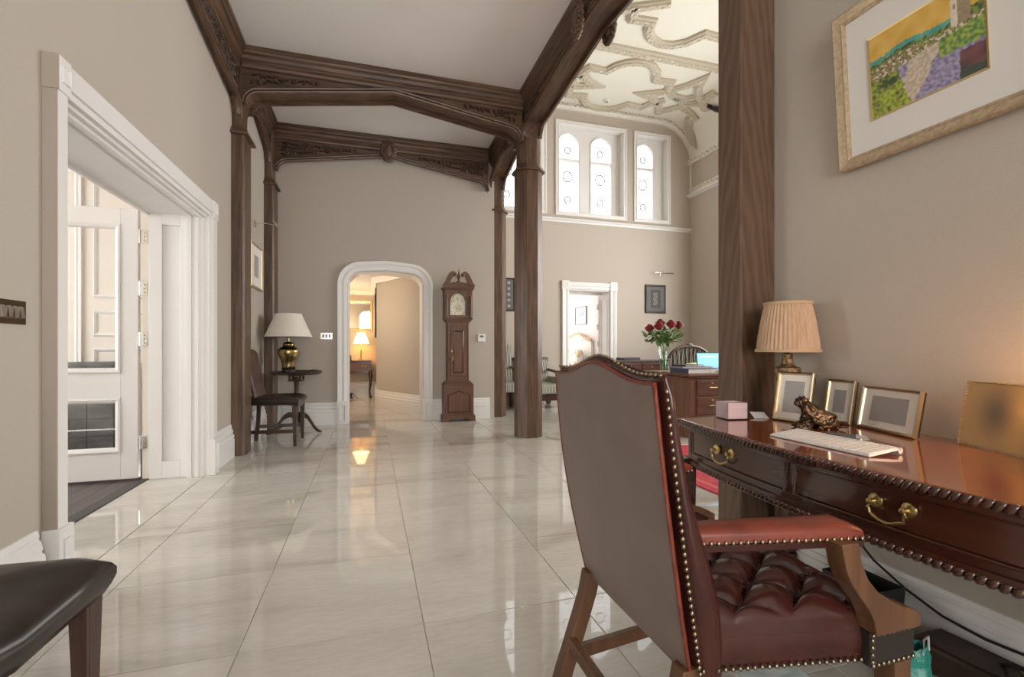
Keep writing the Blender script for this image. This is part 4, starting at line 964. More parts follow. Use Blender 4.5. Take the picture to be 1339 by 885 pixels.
o = MB().tube([(1.80, 1.55, .42), (1.795, 1.52, .30), (1.785, 1.45, .22), (1.77, 1.36, .17), (1.755, 1.29, .12)], .0035, 6).build('lamp_cable', cable_m, smooth=60); tag(o, 'thin dark cable hanging behind the desk towards the waste bin', 'cable')
o = MB().tube([(1.795, 1.60, .50), (1.79, 1.42, .33), (1.785, 1.28, .215), (1.78, 1.17, .165), (1.78, 1.06, .130), (1.785, .95, .118), (1.79, .85, .125), (1.79, .7, .16), (1.80, .5, .40)], .0042, 6).build('power_cable', cable_m, smooth=60); tag(o, 'dark power cable looping low along the right baseboard under the desk', 'cable')

# ================================================================== SIDE CHAIRS WITH DARK LEATHER SEATS
def side_chair(label, loc, rz, group):
    t = thing('side_chair', label, 'chair', loc, rz, group)
    # local: faces +x, front edge x=+.24, back x=-.24
    def hw(x): return .205+.045*(x+.24)/.48
    def sz(x, y):
        u, v = (x+.25)/.50, y/hw(x)
        dip = .026*(1-v*v)*(.3+.7*u)
        return .503-dip-.006*abs(v)**8-(.012*max(0, (u-.9)/.1)**2)
    def surf(u, v):
        x = -.245+.50*u; q = v*2-1; y = q*(hw(x)+.008)
        if u > .999: x -= .006
        return (x, y, sz(x, q*hw(x)))
    b = MB(); rs = []
    per = [(x, -1) for x in [-.245+.05*i for i in range(11)]] + [(.255, -.6), (.262, 0), (.255, .6)] + [(x, 1) for x in [.255-.05*i for i in range(11)]] + [(-.248, 0)]
    for dz, g, top in ((-.075, -.006, 0), (-.055, .004, 0), (-.035, .011, 0), (-.018, .011, 0), (-.005, .004, 0), (.003, -.010, 1)):
        rs.append([(x+g*(1 if x > .2 else -1 if x < -.24 else 0), q*(hw(x)+(g if abs(q) == 1 else 0)), sz(x, q*hw(x))+dz) for x, q in per])
    for q_, up in ((.90, .008), (.76, .013), (.55, .017), (.32, .019), (.10, .020), (.01, .020)):
        rs.append([(.005+(x-.005)*q_, q*hw(x)*q_, sz(x, q*hw(x))*q_+(1-q_)*sz(.005+(x-.005)*q_, 0)+up*1.0) for x, q in per])
    b.rings(rs)
    b.build('seat', blackleather, t, smooth=70)
    for y in (-1, 1):
        l = MB().frustum((.212, .240, y*.222-.014, y*.222+.014), 0, (.200, .248, y*.222-.024, y*.222+.024), .43)
        l.build('leg', darkleg, t, bevel=.004)
        r = [(-.205, .44), (-.206, .33), (-.212, .20), (-.224, .08), (-.236, 0)]
        MB().rings([[(x-.019, y*.185-.018, z), (x+.019, y*.185-.018, z), (x+.019, y*.185+.018, z), (x-.019, y*.185+.018, z)] for x, z in r]).build('leg', darkleg, t, bevel=.003)
        MB().rings([[(x, yy-.009, .135), (x, yy+.009, .135), (x, yy+.009, .170), (x, yy-.009, .170)] for x, yy in ((-.21, y*.185), (.22, y*.222))]).build('stretcher', darkleg, t)
    MB().box(.02, .04, -.205, .205, .145, .172).build('stretcher', darkleg, t)
    # hump-backed leather back
    b = MB(); rs = []
    for k in range(15):
        v = k/12 if k <= 12 else 1; sh = 1 if k <= 12 else (.6, .1)[k-13]
        rg = []
        for j in range(28):
            a = 2*pi*j/28; q = (abs(sin(a))**.45)*(1 if sin(a) > 0 else -1); p = (abs(cos(a))**.6)*(1 if cos(a) > 0 else -1)
            topz = .985-.10*abs(q)**2.2; z = .46+v*(topz-.46)+(.010*(1-sh))
            w = .190+.030*v; xc = -.148-.092*v
            rg.append((xc+.030*p*sh, q*w*(1 if k <= 12 else .97+.03*sh), z))
        rs.append(rg)
    b.rings(rs).build('backrest', mat('old_brown_leather', (.060, .032, .024), .38, n=(14, (.095, .052, .038), (1, 1, 1), 4, .4, .65)), t, smooth=65)
    return t
sg = 'dark leather side chairs'
c1 = side_chair('dark leather side chair with tall humped back beside the tripod table', (-.952, 5.475, 0), R(-2), sg)
c2 = dup(c1, (-.900, 1.172, 0), R(-9), 'dark leather side chair in the near left corner, only its seat and front leg showing')

# ================================================================== TRIPOD TABLE, BRASS LAMP
t = thing('tripod_table', 'dark mahogany tilt-top tripod table in the corner beside the humped side chair', 'table', (-.840, 6.13, 0), R(-10))
MB().lathe([(.0, .690), (.262, .690), (.270, .700), (.286, .712), (.290, .722), (.282, .726), (.272, .716), (.262, .708), (0, .708)], seg=40).build('table_top', darkleg, t, smooth=40)
MB().lathe([(.05, .17), (.052, .21), (.030, .24), (.026, .30), (.038, .36), (.040, .40), (.028, .45), (.024, .52), (.030, .60), (.036, .63), (.022, .65), (.022, .66)], seg=18).build('column', darkleg, t, smooth=50)
MB().box(-.075, .075, -.075, .075, .672, .690).box(-.07, -.05, -.07, -.05, .62, .672).box(.05, .07, -.07, -.05, .62, .672).box(-.07, -.05, .05, .07, .62, .672).box(.05, .07, .05, .07, .62, .672).box(-.075, .075, -.075, .075, .61, .625).build('birdcage', darkleg, t)
for an in (-20, 100, 220):
    mx = M4.Rotation(R(an), 4, 'Z'); L = []
    for x, z, w, h in ((.02, .20, .026, .06), (.09, .215, .025, .052), (.15, .185, .023, .046), (.20, .125, .021, .040), (.245, .065, .022, .032), (.285, .032, .027, .027), (.318, .021, .027, .022), (.338, .016, .014, .014)):
        L.append([(x, w*cos(q), z+h*.6*sin(q)) for q in [2*pi*j/10 for j in range(10)]])
    MB().rings(L, mx=mx).build('leg', darkleg, t, smooth=60)
t = t_lamp = thing('brass_jar_lamp', 'brass ginger jar lamp with cream empire shade on the tripod table', 'lamp', (-.925, 6.12, .708))
MB().prism([(-.085, -.06), (-.06, -.085), (.06, -.085), (.085, -.06), (.085, .06), (.06, .085), (-.06, .085), (-.085, .06)], 'z', .0, .012).prism([(.075*cos(2*pi*k/8+.39), .075*sin(2*pi*k/8+.39)) for k in range(8)], 'z', .012, .040).build('plinth', black, t, bevel=.004)
jb = mat('old_gold_jar', (.50, .38, .17), .26, 1., n=(14, (.24, .17, .07), (1, 1, 1), 4, .42, .6))
MB().lathe([(.068, .040), (.074, .046), (.072, .08), (.080, .13), (.100, .185), (.118, .225), (.122, .255), (.112, .285), (.082, .305), (.066, .312), (.060, .322), (.064, .326), (.064, .340), (.056, .356), (.030, .366), (.014, .37), (.014, .41)], seg=32).build('jar', jb, t, smooth=50)
sh = MB().lathe([(.262, .425), (.142, .700), (.139, .700), (.259, .425), (.262, .425)], seg=48).build('empire_shade', shade_m, t, smooth=40)
MB().lathe([(.140, .692), (.145, .692), (.145, .702), (.140, .702), (.140, .692)], seg=48).build('shade_trim', linen, sh, smooth=40)
MB().lathe([(.007, .40), (.007, .66), (.014, .66), (.014, .672), (.004, .69)], seg=10).build('harp', brass, t, smooth=40)
t = thing('pewter_dish', 'small dark pewter dish on the tripod table by the brass lamp base', 'dish', (-.70, 6.02, .726-.018))
MB().lathe([(.02, 0), (.025, .003), (.040, .016), (.044, .020), (.040, .020), (.022, .007), (.0, .006)], seg=18).build('bowl', bronze, t, smooth=50)
MB().lathe([(.0, .0), (.018, .0), (.02, .003), (.01, .004)], seg=14).build('foot_ring', bronze, t)
t = thing('trinket_box', 'tiny dark wooden trinket box on the far right of the tripod table', 'box', (-.655, 6.14, .708))
MB().box(-.035, .035, -.025, .025, 0, .024).build('box_body', darkleg, t, bevel=.002)
MB().box(-.037, .037, -.027, .027, .024, .034).build('lid', darkleg, t, bevel=.003)
MB().tube([(-.04+.0, .06, .01), (-.10, .22, -.02), (-.11, .25, -.45), (-.115, .20, -.69), (-.13, .10, -.702), (-.17, .0, -.702)], .004, 6).build('cord', mat('pale_cable', (.50, .44, .34), .6), t_lamp, smooth=60)

# ================================================================== THINGS ON THE WALLS OF THE ROOM
def small_print(base, tones, seed):
    def fn(u, v):
        s = sin(u*23+seed)*sin(v*19+seed*2)+.6*sin(u*47-v*31+seed); k = .5+.25*s
        return tuple(a+(c-a)*max(0, min(1, k)) for a, c in zip(base, tones))
    return fn
t = thing('framed_print', 'small wide-mounted print in a gilt frame on the left bay wall under a picture light', 'picture', (XL+.006, 5.86, 1.66), R(90))
frame_mb(.56, .50, .030, .020).build('frame', champ, t)
MB().box(-.26, .26, -.008, .002, .02, .48).build('mount', MATS['ivory_mount'], t)
picture_mesh('print', small_print((.22, .21, .19), (.52, .49, .43), 1.3), .20, .24, 24, 28, print_m, t).location = (0, -.0095, .13)
def picture_light(label, loc, rz, L, reach):
    t = thing('picture_light', label, 'picture light', loc, rz)
    MB().rings([[(r*cos(2*pi*j/20), -y, r*sin(2*pi*j/20)) for j in range(20)] for r, y in ((.040, 0), (.040, .006), (.030, .012), (.008, .016))]).build('wall_rose', chrome, t, smooth=40)
    MB().tube([(0, -.012, 0), (0, -reach*.5, .010), (0, -reach, 0)], .006, 8).build('arm', chrome, t, smooth=60)
    MB().tube([(-L/2, -reach, 0), (L/2, -reach, 0)], .014, 12).build('lamp_tube', chrome, t, smooth=50)
    return t
picture_light('chrome picture light above the small print on the left bay wall', (XL, 5.83, 2.385), R(90), .30, .22)
def switch_plate(name, label, cat, loc, rz, w, h, m, n, rm):
    t = thing(name, label, cat, loc, rz)
    MB().box(-w/2, w/2, -.006, 0, -h/2, h/2).build('plate', m, t, bevel=.002)
    for i in range(n):
        x = (i-(n-1)/2)*w/(n+.8)
        MB().prism([(-.006, -.022), (-.013, -.018), (-.009, .018), (-.006, .022)], 'x', x-.009, x+.009).build('rocker', rm, t)
    return t
switch_plate('light_switch', 'four gang light switch on a dark bronze plate on the left wall', 'switch', (XL, 2.125, 1.130), R(90), .146, .086, mat('bronze_plate', (.10, .065, .04), .25, .8), 4, chrome)
switch_plate('light_switch', 'small chrome light switch on the arch wall beside the cream lamp', 'switch', (-.545, YB, 1.160), 0, .146, .086, chrome, 3, mat('dark_rocker', (.10, .10, .10), .4))
t = thing('thermostat', 'white thermostat on the arch wall between the clock and the oak pillar', 'thermostat', (1.527, YB, 1.148))
MB().box(-.055, .055, -.022, 0, -.055, .055).build('case', white, t, bevel=.005)
MB().box(-.025, .030, -.0235, -.021, .008, .035).build('display', mat('grey_display', (.12, .13, .12), .3), t)
# ---- longcase clock
ck = thing('longcase_clock', 'tall mahogany longcase clock with swan neck pediment against the arch wall', 'clock', (1.165, YB-.004, 0))
def kx(a, c, d, z0, z1, b=None): return (b or MB()).box(a, c, -d, 0, z0, z1)
b = kx(-.205, .205, .215, .075, .49); b.build('base_case', wal['z'], ck, bevel=.004)
b = MB(); b.prism([(-.225, 0), (-.225, .055), (-.215, .085), (.215, .085), (.225, .055), (.225, 0), (.150, 0), (.135, .025), (.07, .030), (.05, .045), (-.05, .045), (-.07, .030), (-.135, .025), (-.150, 0)], 'y', -.235, -.205)
b.box(-.225, -.200, -.205, 0, 0, .085).box(.200, .225, -.205, 0, 0, .085).build('bracket_feet', wal['x'], ck)
pp = [(-.155, .125), (-.155, .36), (-.11, .385), (-.06, .395), (0, .425), (.06, .395), (.11, .385), (.155, .36), (.155, .125)]
MB().prism(pp, 'y', -.222, -.214).build('base_panel', wal['z'], ck, bevel=.005)
MB().sweep([(0, 0), (.006, .006), (.012, 0)], [(x, -.222, z) for x, z in pp], (0, -1, 0), closed=True).build('panel_moulding', mahog['x'], ck)
def tier(z0, z1, w0, w1, d0, d1, nm, n=3):
    b = MB()
    for i in range(n):
        t0, t1 = i/n, (i+1)/n; w = w0+(w1-w0)*(t0+t1)/2; d = d0+(d1-d0)*(t0+t1)/2; b.box(-w, w, -d, 0, z0+(z1-z0)*t0, z0+(z1-z0)*t1)
    b.build(nm, wal['x'], ck, bevel=.003)
tier(.485, .545, .215, .165, .225, .180, 'waist_moulding')
kx(-.150, .150, .165, .54, 1.36).build('trunk', wal['z'], ck, bevel=.004)
for x in (-.137, .137): MB().lathe([(.013, .60), (.013, 1.32)], (x, -.160, 0), 12).build('quarter_column', wal['z'], ck, smooth=50)
d = MB().box(-.108, .108, -.176, -.164, .62, 1.30).build('trunk_door', wal['z'], ck, bevel=.003)
MB().sweep([(0, 0), (.008, .007), (.016, 0)], [(-.072, -.176, .66), (-.072, -.176, 1.24), (.072, -.176, 1.24), (.072, -.176, .66)], (0, -1, 0), closed=True).build('door_moulding', mahog['z'], d)
MB().rings([[(-.088+r*cos(a), -.177-t, .96+r*1.6*sin(a)) for a in [2*pi*j/12 for j in range(12)]] for r, t in ((.010, 0), (.009, .002), (.002, .003))]).build('escutcheon', brass, d)
MB().lathe([(.002, .86), (.010, .865), (.011, .90), (.007, .925), (.003, .93), (.0025, .96)], (-.085, -.192, -.035), 10).build('key_tassel', mat('tan_tassel', (.45, .25, .09), .8), d, smooth=50)
tier(1.355, 1.42, .155, .205, .170, .215, 'hood_moulding')
b = MB().box(-.19, -.135, -.20, 0, 1.42, 1.80).box(.135, .19, -.20, 0, 1.42, 1.80).box(-.135, .135, -.20, 0, 1.42, 1.452).box(-.135, .135, -.10, 0, 1.452, 1.80)
az = [(-.135+.27*k/16) for k in range(17)]
def hd(x): return 1.655+math.sqrt(max(0, .112**2-x*x)) if abs(x) < .112 else 1.655
for a, c in zip(az, az[1:]): b.add([(a, -.20, hd(a)), (c, -.20, hd(c)), (c, -.10, hd(c)), (a, -.10, hd(a)), (a, -.20, 1.80), (c, -.20, 1.80), (c, -.10, 1.80), (a, -.10, 1.80)], [(0, 1, 5, 4), (0, 3, 2, 1), (4, 5, 6, 7)])
b.build('hood', wal['z'], ck)
for x in (-.165, .165):
    for y in (-.212,):
        MB().lathe([(.020, 1.42), (.020, 1.435), (.013, 1.44), (.012, 1.70), (.018, 1.705), (.018, 1.72)], (x, y, 0), 14).build('hood_column', wal['z'], ck, smooth=45)
dial = MB().box(-.105, .105, -.112, -.105, 1.456, 1.66); dial.rings([[(.095*cos(a), y, 1.665+.095*sin(a)) for a in [pi*j/16 for j in range(17)]] for y in (-.112, -.105)])
do = dial.build('dial_plate', mat('silvered_brass', (.62, .58, .42), .35, .8, n=(50, (.45, .38, .22), (1, 1, 1), 3, .45, .6)), ck)
def ringm(cx, cz, r0, r1, y, seg=40): return MB().rings([[(cx+r*cos(2*pi*j/seg), y-t, cz+r*sin(2*pi*j/seg)) for j in range(seg)] for r, t in ((r0, 0), (r0, .003), (r1, .003), (r1, 0))], cap=False)
ringm(0, 1.556, .062, .094, -.112).build('chapter_ring', mat('silver_ring', (.74, .73, .68), .35, .6), do)
num = MB()
for i in range(12):
    a = pi/2-2*pi*i/12; mx = M4.Translation((.078*cos(a), -.1156, 1.556+.078*sin(a))) @ M4.Rotation(-(a-pi/2), 4, 'Y')
    for q in ([(0, )], [(-.003,), (.003,)], [(-.005,), (0,), (.005,)])[0 if i in (1, 5) else 1 if i in (2, 4, 6, 11) else 2]: num.box(q[0]-.0012, q[0]+.0012, -.0006, .0006, -.009, .009, mx)
num.build('hour_numerals', black, do, kind='stuff')
ringm(0, 1.69, .030, .046, -.112, 30).build('moon_dial_ring', MATS['silver_ring'], do)
for an, L, w in ((R(65), .050, .004), (R(-20), .074, .003)):
    mx = M4.Translation((0, -.1185, 1.556)) @ M4.Rotation(-(an-pi/2), 4, 'Y'); MB().box(-w/2, w/2, -.0008, .0008, -.012, L, mx).build('clock_hand', black, do)
MB().box(-.130, .130, -.188, -.184, 1.455, 1.76).build('hood_glass', glass, ck)
tier(1.795, 1.835, .192, .222, .205, .235, 'cornice')
for s_ in (-1, 1):                                                       # swan-neck scrolls
    sp_ = [(.215, 1.850, .020), (.185, 1.868, .026), (.155, 1.905, .032), (.132, 1.955, .034), (.110, 2.005, .030), (.082, 2.030, .024), (.055, 2.020, .018)]
    b = MB(); rr_ = []
    for k, (x, z, w) in enumerate(sp_):
        x0, z0, _ = sp_[max(0, k-1)]; x1, z1, _ = sp_[min(len(sp_)-1, k+1)]; d_ = math.hypot(x1-x0, z1-z0); nx_, nz_ = (z1-z0)/d_, -(x1-x0)/d_
        rr_.append([(s_*(x+nx_*w), -.228, z+nz_*w), (s_*(x-nx_*w), -.228, z-nz_*w), (s_*(x-nx_*w), -.195, z-nz_*w), (s_*(x+nx_*w), -.195, z+nz_*w)])
    b.rings(rr_)
    b.rings([[(s_*.056+r*cos(2*pi*j/16), y, 2.005+r*sin(2*pi*j/16)) for j in range(16)] for r, y in ((.026, -.195), (.026, -.228), (.012, -.236))])
    b.build('swan_neck', wal['x'], ck, smooth=40)
MB().prism([(-.19, 1.835), (.19, 1.835), (.17, 1.87), (.10, 1.90), (.05, 1.905), (-.05, 1.905), (-.10, 1.90), (-.17, 1.87)], 'y', -.212, -.10).build('tympanum', wal['x'], ck)
MB().lathe([(.030, 1.90), (.030, 1.915), (.014, 1.925), (.012, 1.94), (.028, 1.965), (.030, 1.985), (.018, 2.01), (.008, 2.02), (.012, 2.03), (.005, 2.06), (.001, 2.10)], (0, -.205, 0), 16).build('finial', wal['z'], ck, smooth=50)
# ================================================================== PASSAGE BEYOND THE ARCH
t = thing('console_table', 'small mahogany console table with cabriole leg in the lit passage', 'table', (-.225, 9.93, 0))
MB().box(-.27, .265, -.17, .17, .735, .757).build('table_top', mahog['x'], t, bevel=.005)
MB().box(-.25, .245, -.15, .15, .50, .735).build('apron', mahog['x'], t, bevel=.004)
d = MB().box(-.225, .22, -.158, -.148, .56, .71).build('drawer', wal['x'], t, bevel=.003)
h = MB()
for x in (.085, .155): h.ball((x, -.165, .655), (.012, .012, .012), 8, 5)
h.tube([(.085, -.170, .655), (.095, -.175, .635), (.145, -.175, .635), (.155, -.170, .655)], .004, 6).build('handle', brass, d, smooth=60)
for sx in (-1, 1):
    for sy in (-1, 1):
        L = []
        for x, z, r in ((.225, .56, .038), (.232, .50, .042), (.240, .44, .038), (.236, .34, .026), (.224, .22, .019), (.216, .12, .016), (.222, .06, .018), (.236, .03, .026), (.238, .012, .026), (.238, 0, .020)):
            L.append([(sx*x+r*cos(q), sy*(x-.095)+r*sin(q), z) for q in [2*pi*j/10 for j in range(10)]])
        MB().rings(L).build('leg', mahog['z'], t, smooth=60)
t = thing('passage_lamp', 'lit table lamp with cream pleated shade on the console table in the passage', 'lamp', (-.171, 9.93, .757))
MB().lathe([(.055, 0), (.055, .012), (.030, .022), (.012, .03), (.011, .20), (.018, .21), (.011, .225), (.010, .42)], seg=16).build('stem', brass, t, smooth=40)
MB().lathe([(.160, .335), (.075, .555), (.073, .555), (.158, .335), (.160, .335)], seg=40).build('lit_shade', mat('warm_lit_shade', (.9, .74, .46), .8, emit=((1., .74, .36), 2.4)), t, smooth=60)
MB().ball((0, 0, .45), .028, 10, 6).build('bulb', mat('warm_bulb', (1, .85, .6), .5, emit=((1, .70, .34), 12.)), t, smooth=60)
p = bpy.data.lights.new('passage_lamp_glow', 'POINT'); p.energy = 14; p.color = (1, .66, .32); p.shadow_soft_size = .05
o = bpy.data.objects.new('passage_lamp_glow', p); COL.objects.link(o); o.parent = t; o.location = (0, 0, .50)
t = thing('brass_animal_figurine', 'small dark figurine at the left end of the passage console table', 'figurine', (-.385, 9.90, .757))
skin_figure('figurine_body', [(0, 0, .012), (0, 0, .05), (.01, 0, .085), (.03, 0, .105), (.03, .012, .01), (.03, -.012, .01)], [(0, 1), (1, 2), (2, 3), (1, 4), (1, 5)], [.028, .024, .018, .012, .010, .010], bronze, t)
MB().box(-.04, .045, -.03, .03, 0, .008).build('plinth', black, t)
t = thing('gilt_mirror', 'square mirror in a gilt frame above the passage lamp', 'mirror', (-.235, 10.145, 1.36))
frame_mb(.56, .62, .045, .025).build('frame', gold, t)
MB().box(-.24, .24, -.008, 0, .04, .58).build('mirror_glass', mat('mirror_silver', (.80, .78, .74), .02, 1.), t)
t = thing('passage_picture', 'dark edged picture seen edge on along the right wall of the passage', 'picture', (.114, 9.35, 1.20), R(-90))
frame_mb(.95, .95, .03, .025).build('frame', black, t); MB().box(-.45, .45, -.006, 0, .03, .92).build('mount', paperw, t)
t = thing('floor_socket_box', 'small black box with a cable under the passage console table', 'socket', (-.40, 9.98, 0))
MB().box(-.06, .06, -.05, .05, 0, .10).build('box_body', black, t, bevel=.008)
MB().tube([(.02, -.05, .08), (.08, -.10, .10), (.14, -.12, .03), (.16, -.12, .006)], .006, 6).build('cord', cable_m, t, smooth=60)
def hidden_fill(x, y, z, en):                                          # unseen fill lights added round the corner of the passage, no fixtures
    p = bpy.data.lights.new('passage_fill_light', 'POINT'); p.energy = en; p.color = (1, .80, .60); p.shadow_soft_size = .08
    o = bpy.data.objects.new('passage_fill_light', p); COL.objects.link(o); o.location = (x, y, z)
hidden_fill(-.68, 7.4, 1.55, 22); hidden_fill(-.70, 9.0, 1.6, 14)
# ================================================================== HALL FURNITURE
t = thing('brown_desk', 'brown wooden pedestal desk with drawers in the bright hall', 'desk', (4.15, 4.85, 0))
MB().box(-.80, .80, -.47, .47, .690, .715).build('desk_top', deskw['x'], t, bevel=.004)
MB().box(-.79, .79, -.46, .46, .668, .690).build('top_moulding', mahog['x'], t, bevel=.006)
for sx in (-1, 1):
    x0, x1 = (-.76, -.30) if sx < 0 else (.30, .76)
    MB().box(x0, x1, -.43, .43, .0, .668).build('pedestal', deskw['z'], t, bevel=.003)
    for z0, z1 in ((.475, .645), (.265, .455), (.05, .245)):
        d = MB().box(x0+.09, x1-.02, -.445, -.43, z0, z1).build('drawer', wal['x'], t, bevel=.004)
        xm = (x0+x1)/2+.06; b = MB().tube([(xm-.05, -.445, (z0+z1)/2), (xm-.05, -.463, (z0+z1)/2), (xm+.05, -.463, (z0+z1)/2), (xm+.05, -.445, (z0+z1)/2)], .005, 6); b.build('handle', gold, d, smooth=60)
        MB().rings([[(xm+r*cos(2*pi*j/12), -.445-q, z1-.035+r*sin(2*pi*j/12)) for j in range(12)] for r, q in ((.011, 0), (.008, .005))]).build('keyhole', gold, d)
t = thing('rose_vase', 'tall clear glass vase on the hall desk holding red roses', 'vase', (3.43, 4.95, .715))
prof = [(.045, 0), (.050, .005), (.052, .02), (.058, .16), (.068, .27), (.072, .295), (.069, .295), (.064, .27), (.054, .16), (.048, .025), (.0, .022)]
MB().lathe(prof, seg=16).build('vase_body', vase_g, t)
MB().lathe([(0, .024), (.047, .025), (.053, .15), (0, .15)], seg=16).build('water', clear_glass('vase_water', (.90, .95, .90)), t, smooth=40)
rr = fixed_rng(21)
def petal_bloom(par, c, r):
    b = MB()
    for ly in range(3):
        for k in range(5):
            a = 2*pi*(k+.4*ly)/5+ly; q = r*(.42+.29*ly); mx = M4.Translation(c) @ M4.Rotation(a, 4, 'Z')
            b.grid(lambda u, v: (q*(.35+.65*sin(pi*.5*v))*cos((u-.5)*1.5), q*(.35+.65*sin(pi*.5*v))*sin((u-.5)*1.5), r*(-.55+v*(1.5-.28*ly))), 4, 4, mx)
    b.ball(c, (r*.5, r*.5, r*.7), 8, 5)
    b.build('bloom', rose_m, par, smooth=70)
roses = [((-.19, .02, .515), 'red rose leaning out at the far left of the vase'), ((-.115, -.06, .54), 'red rose second from the left above the vase'), ((-.02, .05, .585), 'red rose at the back centre of the bunch, tallest of all'),
         ((.05, -.07, .565), 'red rose in the front centre of the bunch facing the room'), ((.12, .03, .575), 'red rose right of centre in the bunch'), ((.185, -.03, .555), 'red rose at the far right of the bunch')]
for (x, y, z), lb in roses:
    t = thing('red_rose', lb, 'rose', (3.43, 4.95, .715), 0, 'red roses in the glass vase')
    petal_bloom(t, V((x, y, z)), .062)
    MB().tube([(-x*.12, -y*.12, .03), (x*.05, y*.05, .20), (x*.3, y*.3, .33), (x*.75, y*.75, z-.09), (x, y, z-.03)], .005, 6).build('stem', green_m, t, smooth=60)
    for k in range(26):
        f = rr.uniform(.30, 1.0); px, py, pz = x*f+rr.uniform(-.09, .09), y*f+rr.uniform(-.09, .09), .30+(z-.33)*f*rr.uniform(.75, 1.0)
        mx = M4.Translation((px, py, pz)) @ M4.Rotation(rr.uniform(0, 6.28), 4, 'Z') @ M4.Rotation(rr.uniform(-.9, .7), 4, 'Y')
        MB().add([(0, 0, 0), (.03, -.022, .006), (.075, -.016, .002), (.098, 0, -.008), (.075, .016, .002), (.03, .022, .006), (.04, 0, -.004)], [(0, 1, 6), (1, 2, 3, 6), (6, 3, 4, 5), (0, 6, 5)], mx).build('leaf', green_m, t)
def folder(nm, label, loc, rz, w, d, h, m, z, cat='folder'):
    t = thing(nm, label, cat, (loc[0], loc[1], z), rz)
    MB().box(-w/2, w/2, -d/2, d/2, 0, .004).box(-w/2, w/2, -d/2, d/2, h-.004, h).box(-w/2, -w/2+.006, -d/2, d/2, .004, h-.004).build('cover', m, t, bevel=.001)
    MB().box(-w/2+.008, w/2-.008, -d/2+.006, d/2-.006, .004, h-.004).build('pages', paperw, t)
    MB().box(w*.18, w*.30, -d/2-.001, -d/2+.005, h*.2, h*.8).build('spine_label', paperw, t)
folder('ring_binder', 'navy blue ring binder lying flat on the hall desk in front of the vase', (3.60, 4.60), R(4), .46, .30, .055, bluefold, .715)
folder('grey_folder', 'grey lilac folder lying on the navy ring binder', (3.60, 4.66), R(-5), .40, .26, .022, mat('lilac_card', (.30, .29, .36), .6), .770)
folder('black_notebook', 'black notebook topmost of the stack of folders on the hall desk', (3.56, 4.68), R(10), .30, .21, .018, black, .792, 'notebook')
t = thing('laptop', 'open laptop with a bright blue screen on the hall desk beside the oak wall pillar', 'laptop', (3.99, 4.83, .715), R(-10))
MB().box(-.17, .17, -.02, .22, 0, .014).build('laptop_base', MATS['pale_aluminium'], t, bevel=.002)
def scr(u, v): return (.25, .55, .80) if v > .12 and not (.15 < u < .8 and .78 < v < .84) else (.75, .82, .88) if v > .5 else (.12, .25, .42)
mx = M4.Translation((0, -.02, .014)) @ M4.Rotation(R(-10), 4, 'X')
# the screen faces the camera side, the keyboard lies behind it
o = MB().box(-.17, .17, -.004, .004, 0, .225).build('lid', black, t, bevel=.002); o.matrix_local = mx
o = picture_mesh('screen', scr, .32, .20, 20, 14, screen_m, t); o.matrix_local = mx @ M4.Translation((0, -.0048, .013))
t = thing('paper_pad', 'small white paper pad on the hall desk between the binder and the laptop', 'paper', (3.83, 4.52, .715), R(8))
MB().box(-.06, .06, -.05, .05, 0, .03).build('pad', paperw, t); MB().box(-.061, .061, -.051, -.046, 0, .031).build('pad_binding', greyp, t)
t = thing('spindle_chair', 'hoop backed chair with striped cushion back behind the hall desk', 'chair', (4.38, 5.72, 0))
hoop = [(-.36, 0, .60)] + [(-.36*cos(pi*k/20), 0, .76+.27*sin(pi*k/20)**.8) for k in range(21)] + [(.36, 0, .60)]
MB().tube(hoop, .022, 8).build('hoop', darkleg, t, smooth=60)
MB().ball((0, -.005, 1.05), (.06, .02, .022), 10, 6).build('crest', darkleg, t, smooth=60)
for k in range(9):
    x = -.28+.07*k; z = .76+.27*max(0, 1-(x/.36)**2)**.45; MB().tube([(x*.9, 0, .45), (x, 0, z)], .010, 6).build('spindle', darkleg, t, smooth=60)
bk = MB().grid(lambda u, v: (-.335*(1 if False else 1)+.67*u, .03+.04*sin(pi*u)*sin(pi*v), .50+v*(.24+.27*max(0, 1-((u*2-1))**2)**.45)), 16, 10); bk.build('striped_back', stripe_x, t, smooth=60)
MB().box(-.33, .33, -.40, .05, .38, .46).build('seat', stripe_x, t, bevel=.02)
for x in (-.30, .30):
    for y in (-.36, .02): MB().frustum((x-.018, x+.018, y-.018, y+.018), 0, (x-.024, x+.024, y-.024, y+.024), .38).build('leg', darkleg, t)
t = thing('yellow_cushion', 'pale yellow cushion on the striped chair behind the hall desk', 'cushion', (4.33, 5.50, .47))
def cush(b, w, h, d): return b.rings([[(w*s*(abs(cos(a))**.5)*(1 if cos(a) > 0 else -1), y, h+h*s*(abs(sin(a))**.5)*(1 if sin(a) > 0 else -1)) for a in [2*pi*j/24 for j in range(24)]] for y, s in ((-d, .5), (-d*.8, .8), (-d*.3, .97), (0, 1), (d*.3, .97), (d*.8, .8), (d, .5))])
cush(MB(), .22, .165, .06).build('cushion_cover', mat('yellow_linen', (.62, .52, .27), .9, n=(18, (.70, .62, .38), (1, 1, 1), 2, .45, .6)), t, smooth=60)
MB().tube([(.21*cos(a)*1.0, 0, .165+.16*sin(a)) for a in [2*pi*j/24 for j in range(25)]], .006, 6).build('piping', gold, t, smooth=60)
t = thing('sideboard', 'dark wooden sideboard against the hall window wall behind the roses', 'sideboard', (5.05, 7.90, 0))
MB().box(-.70, .70, -.24, .24, .745, .775).build('sideboard_top', darkleg, t, bevel=.005)
MB().box(-.67, .67, -.22, .23, .12, .745).build('carcass', mahog['x'], t)
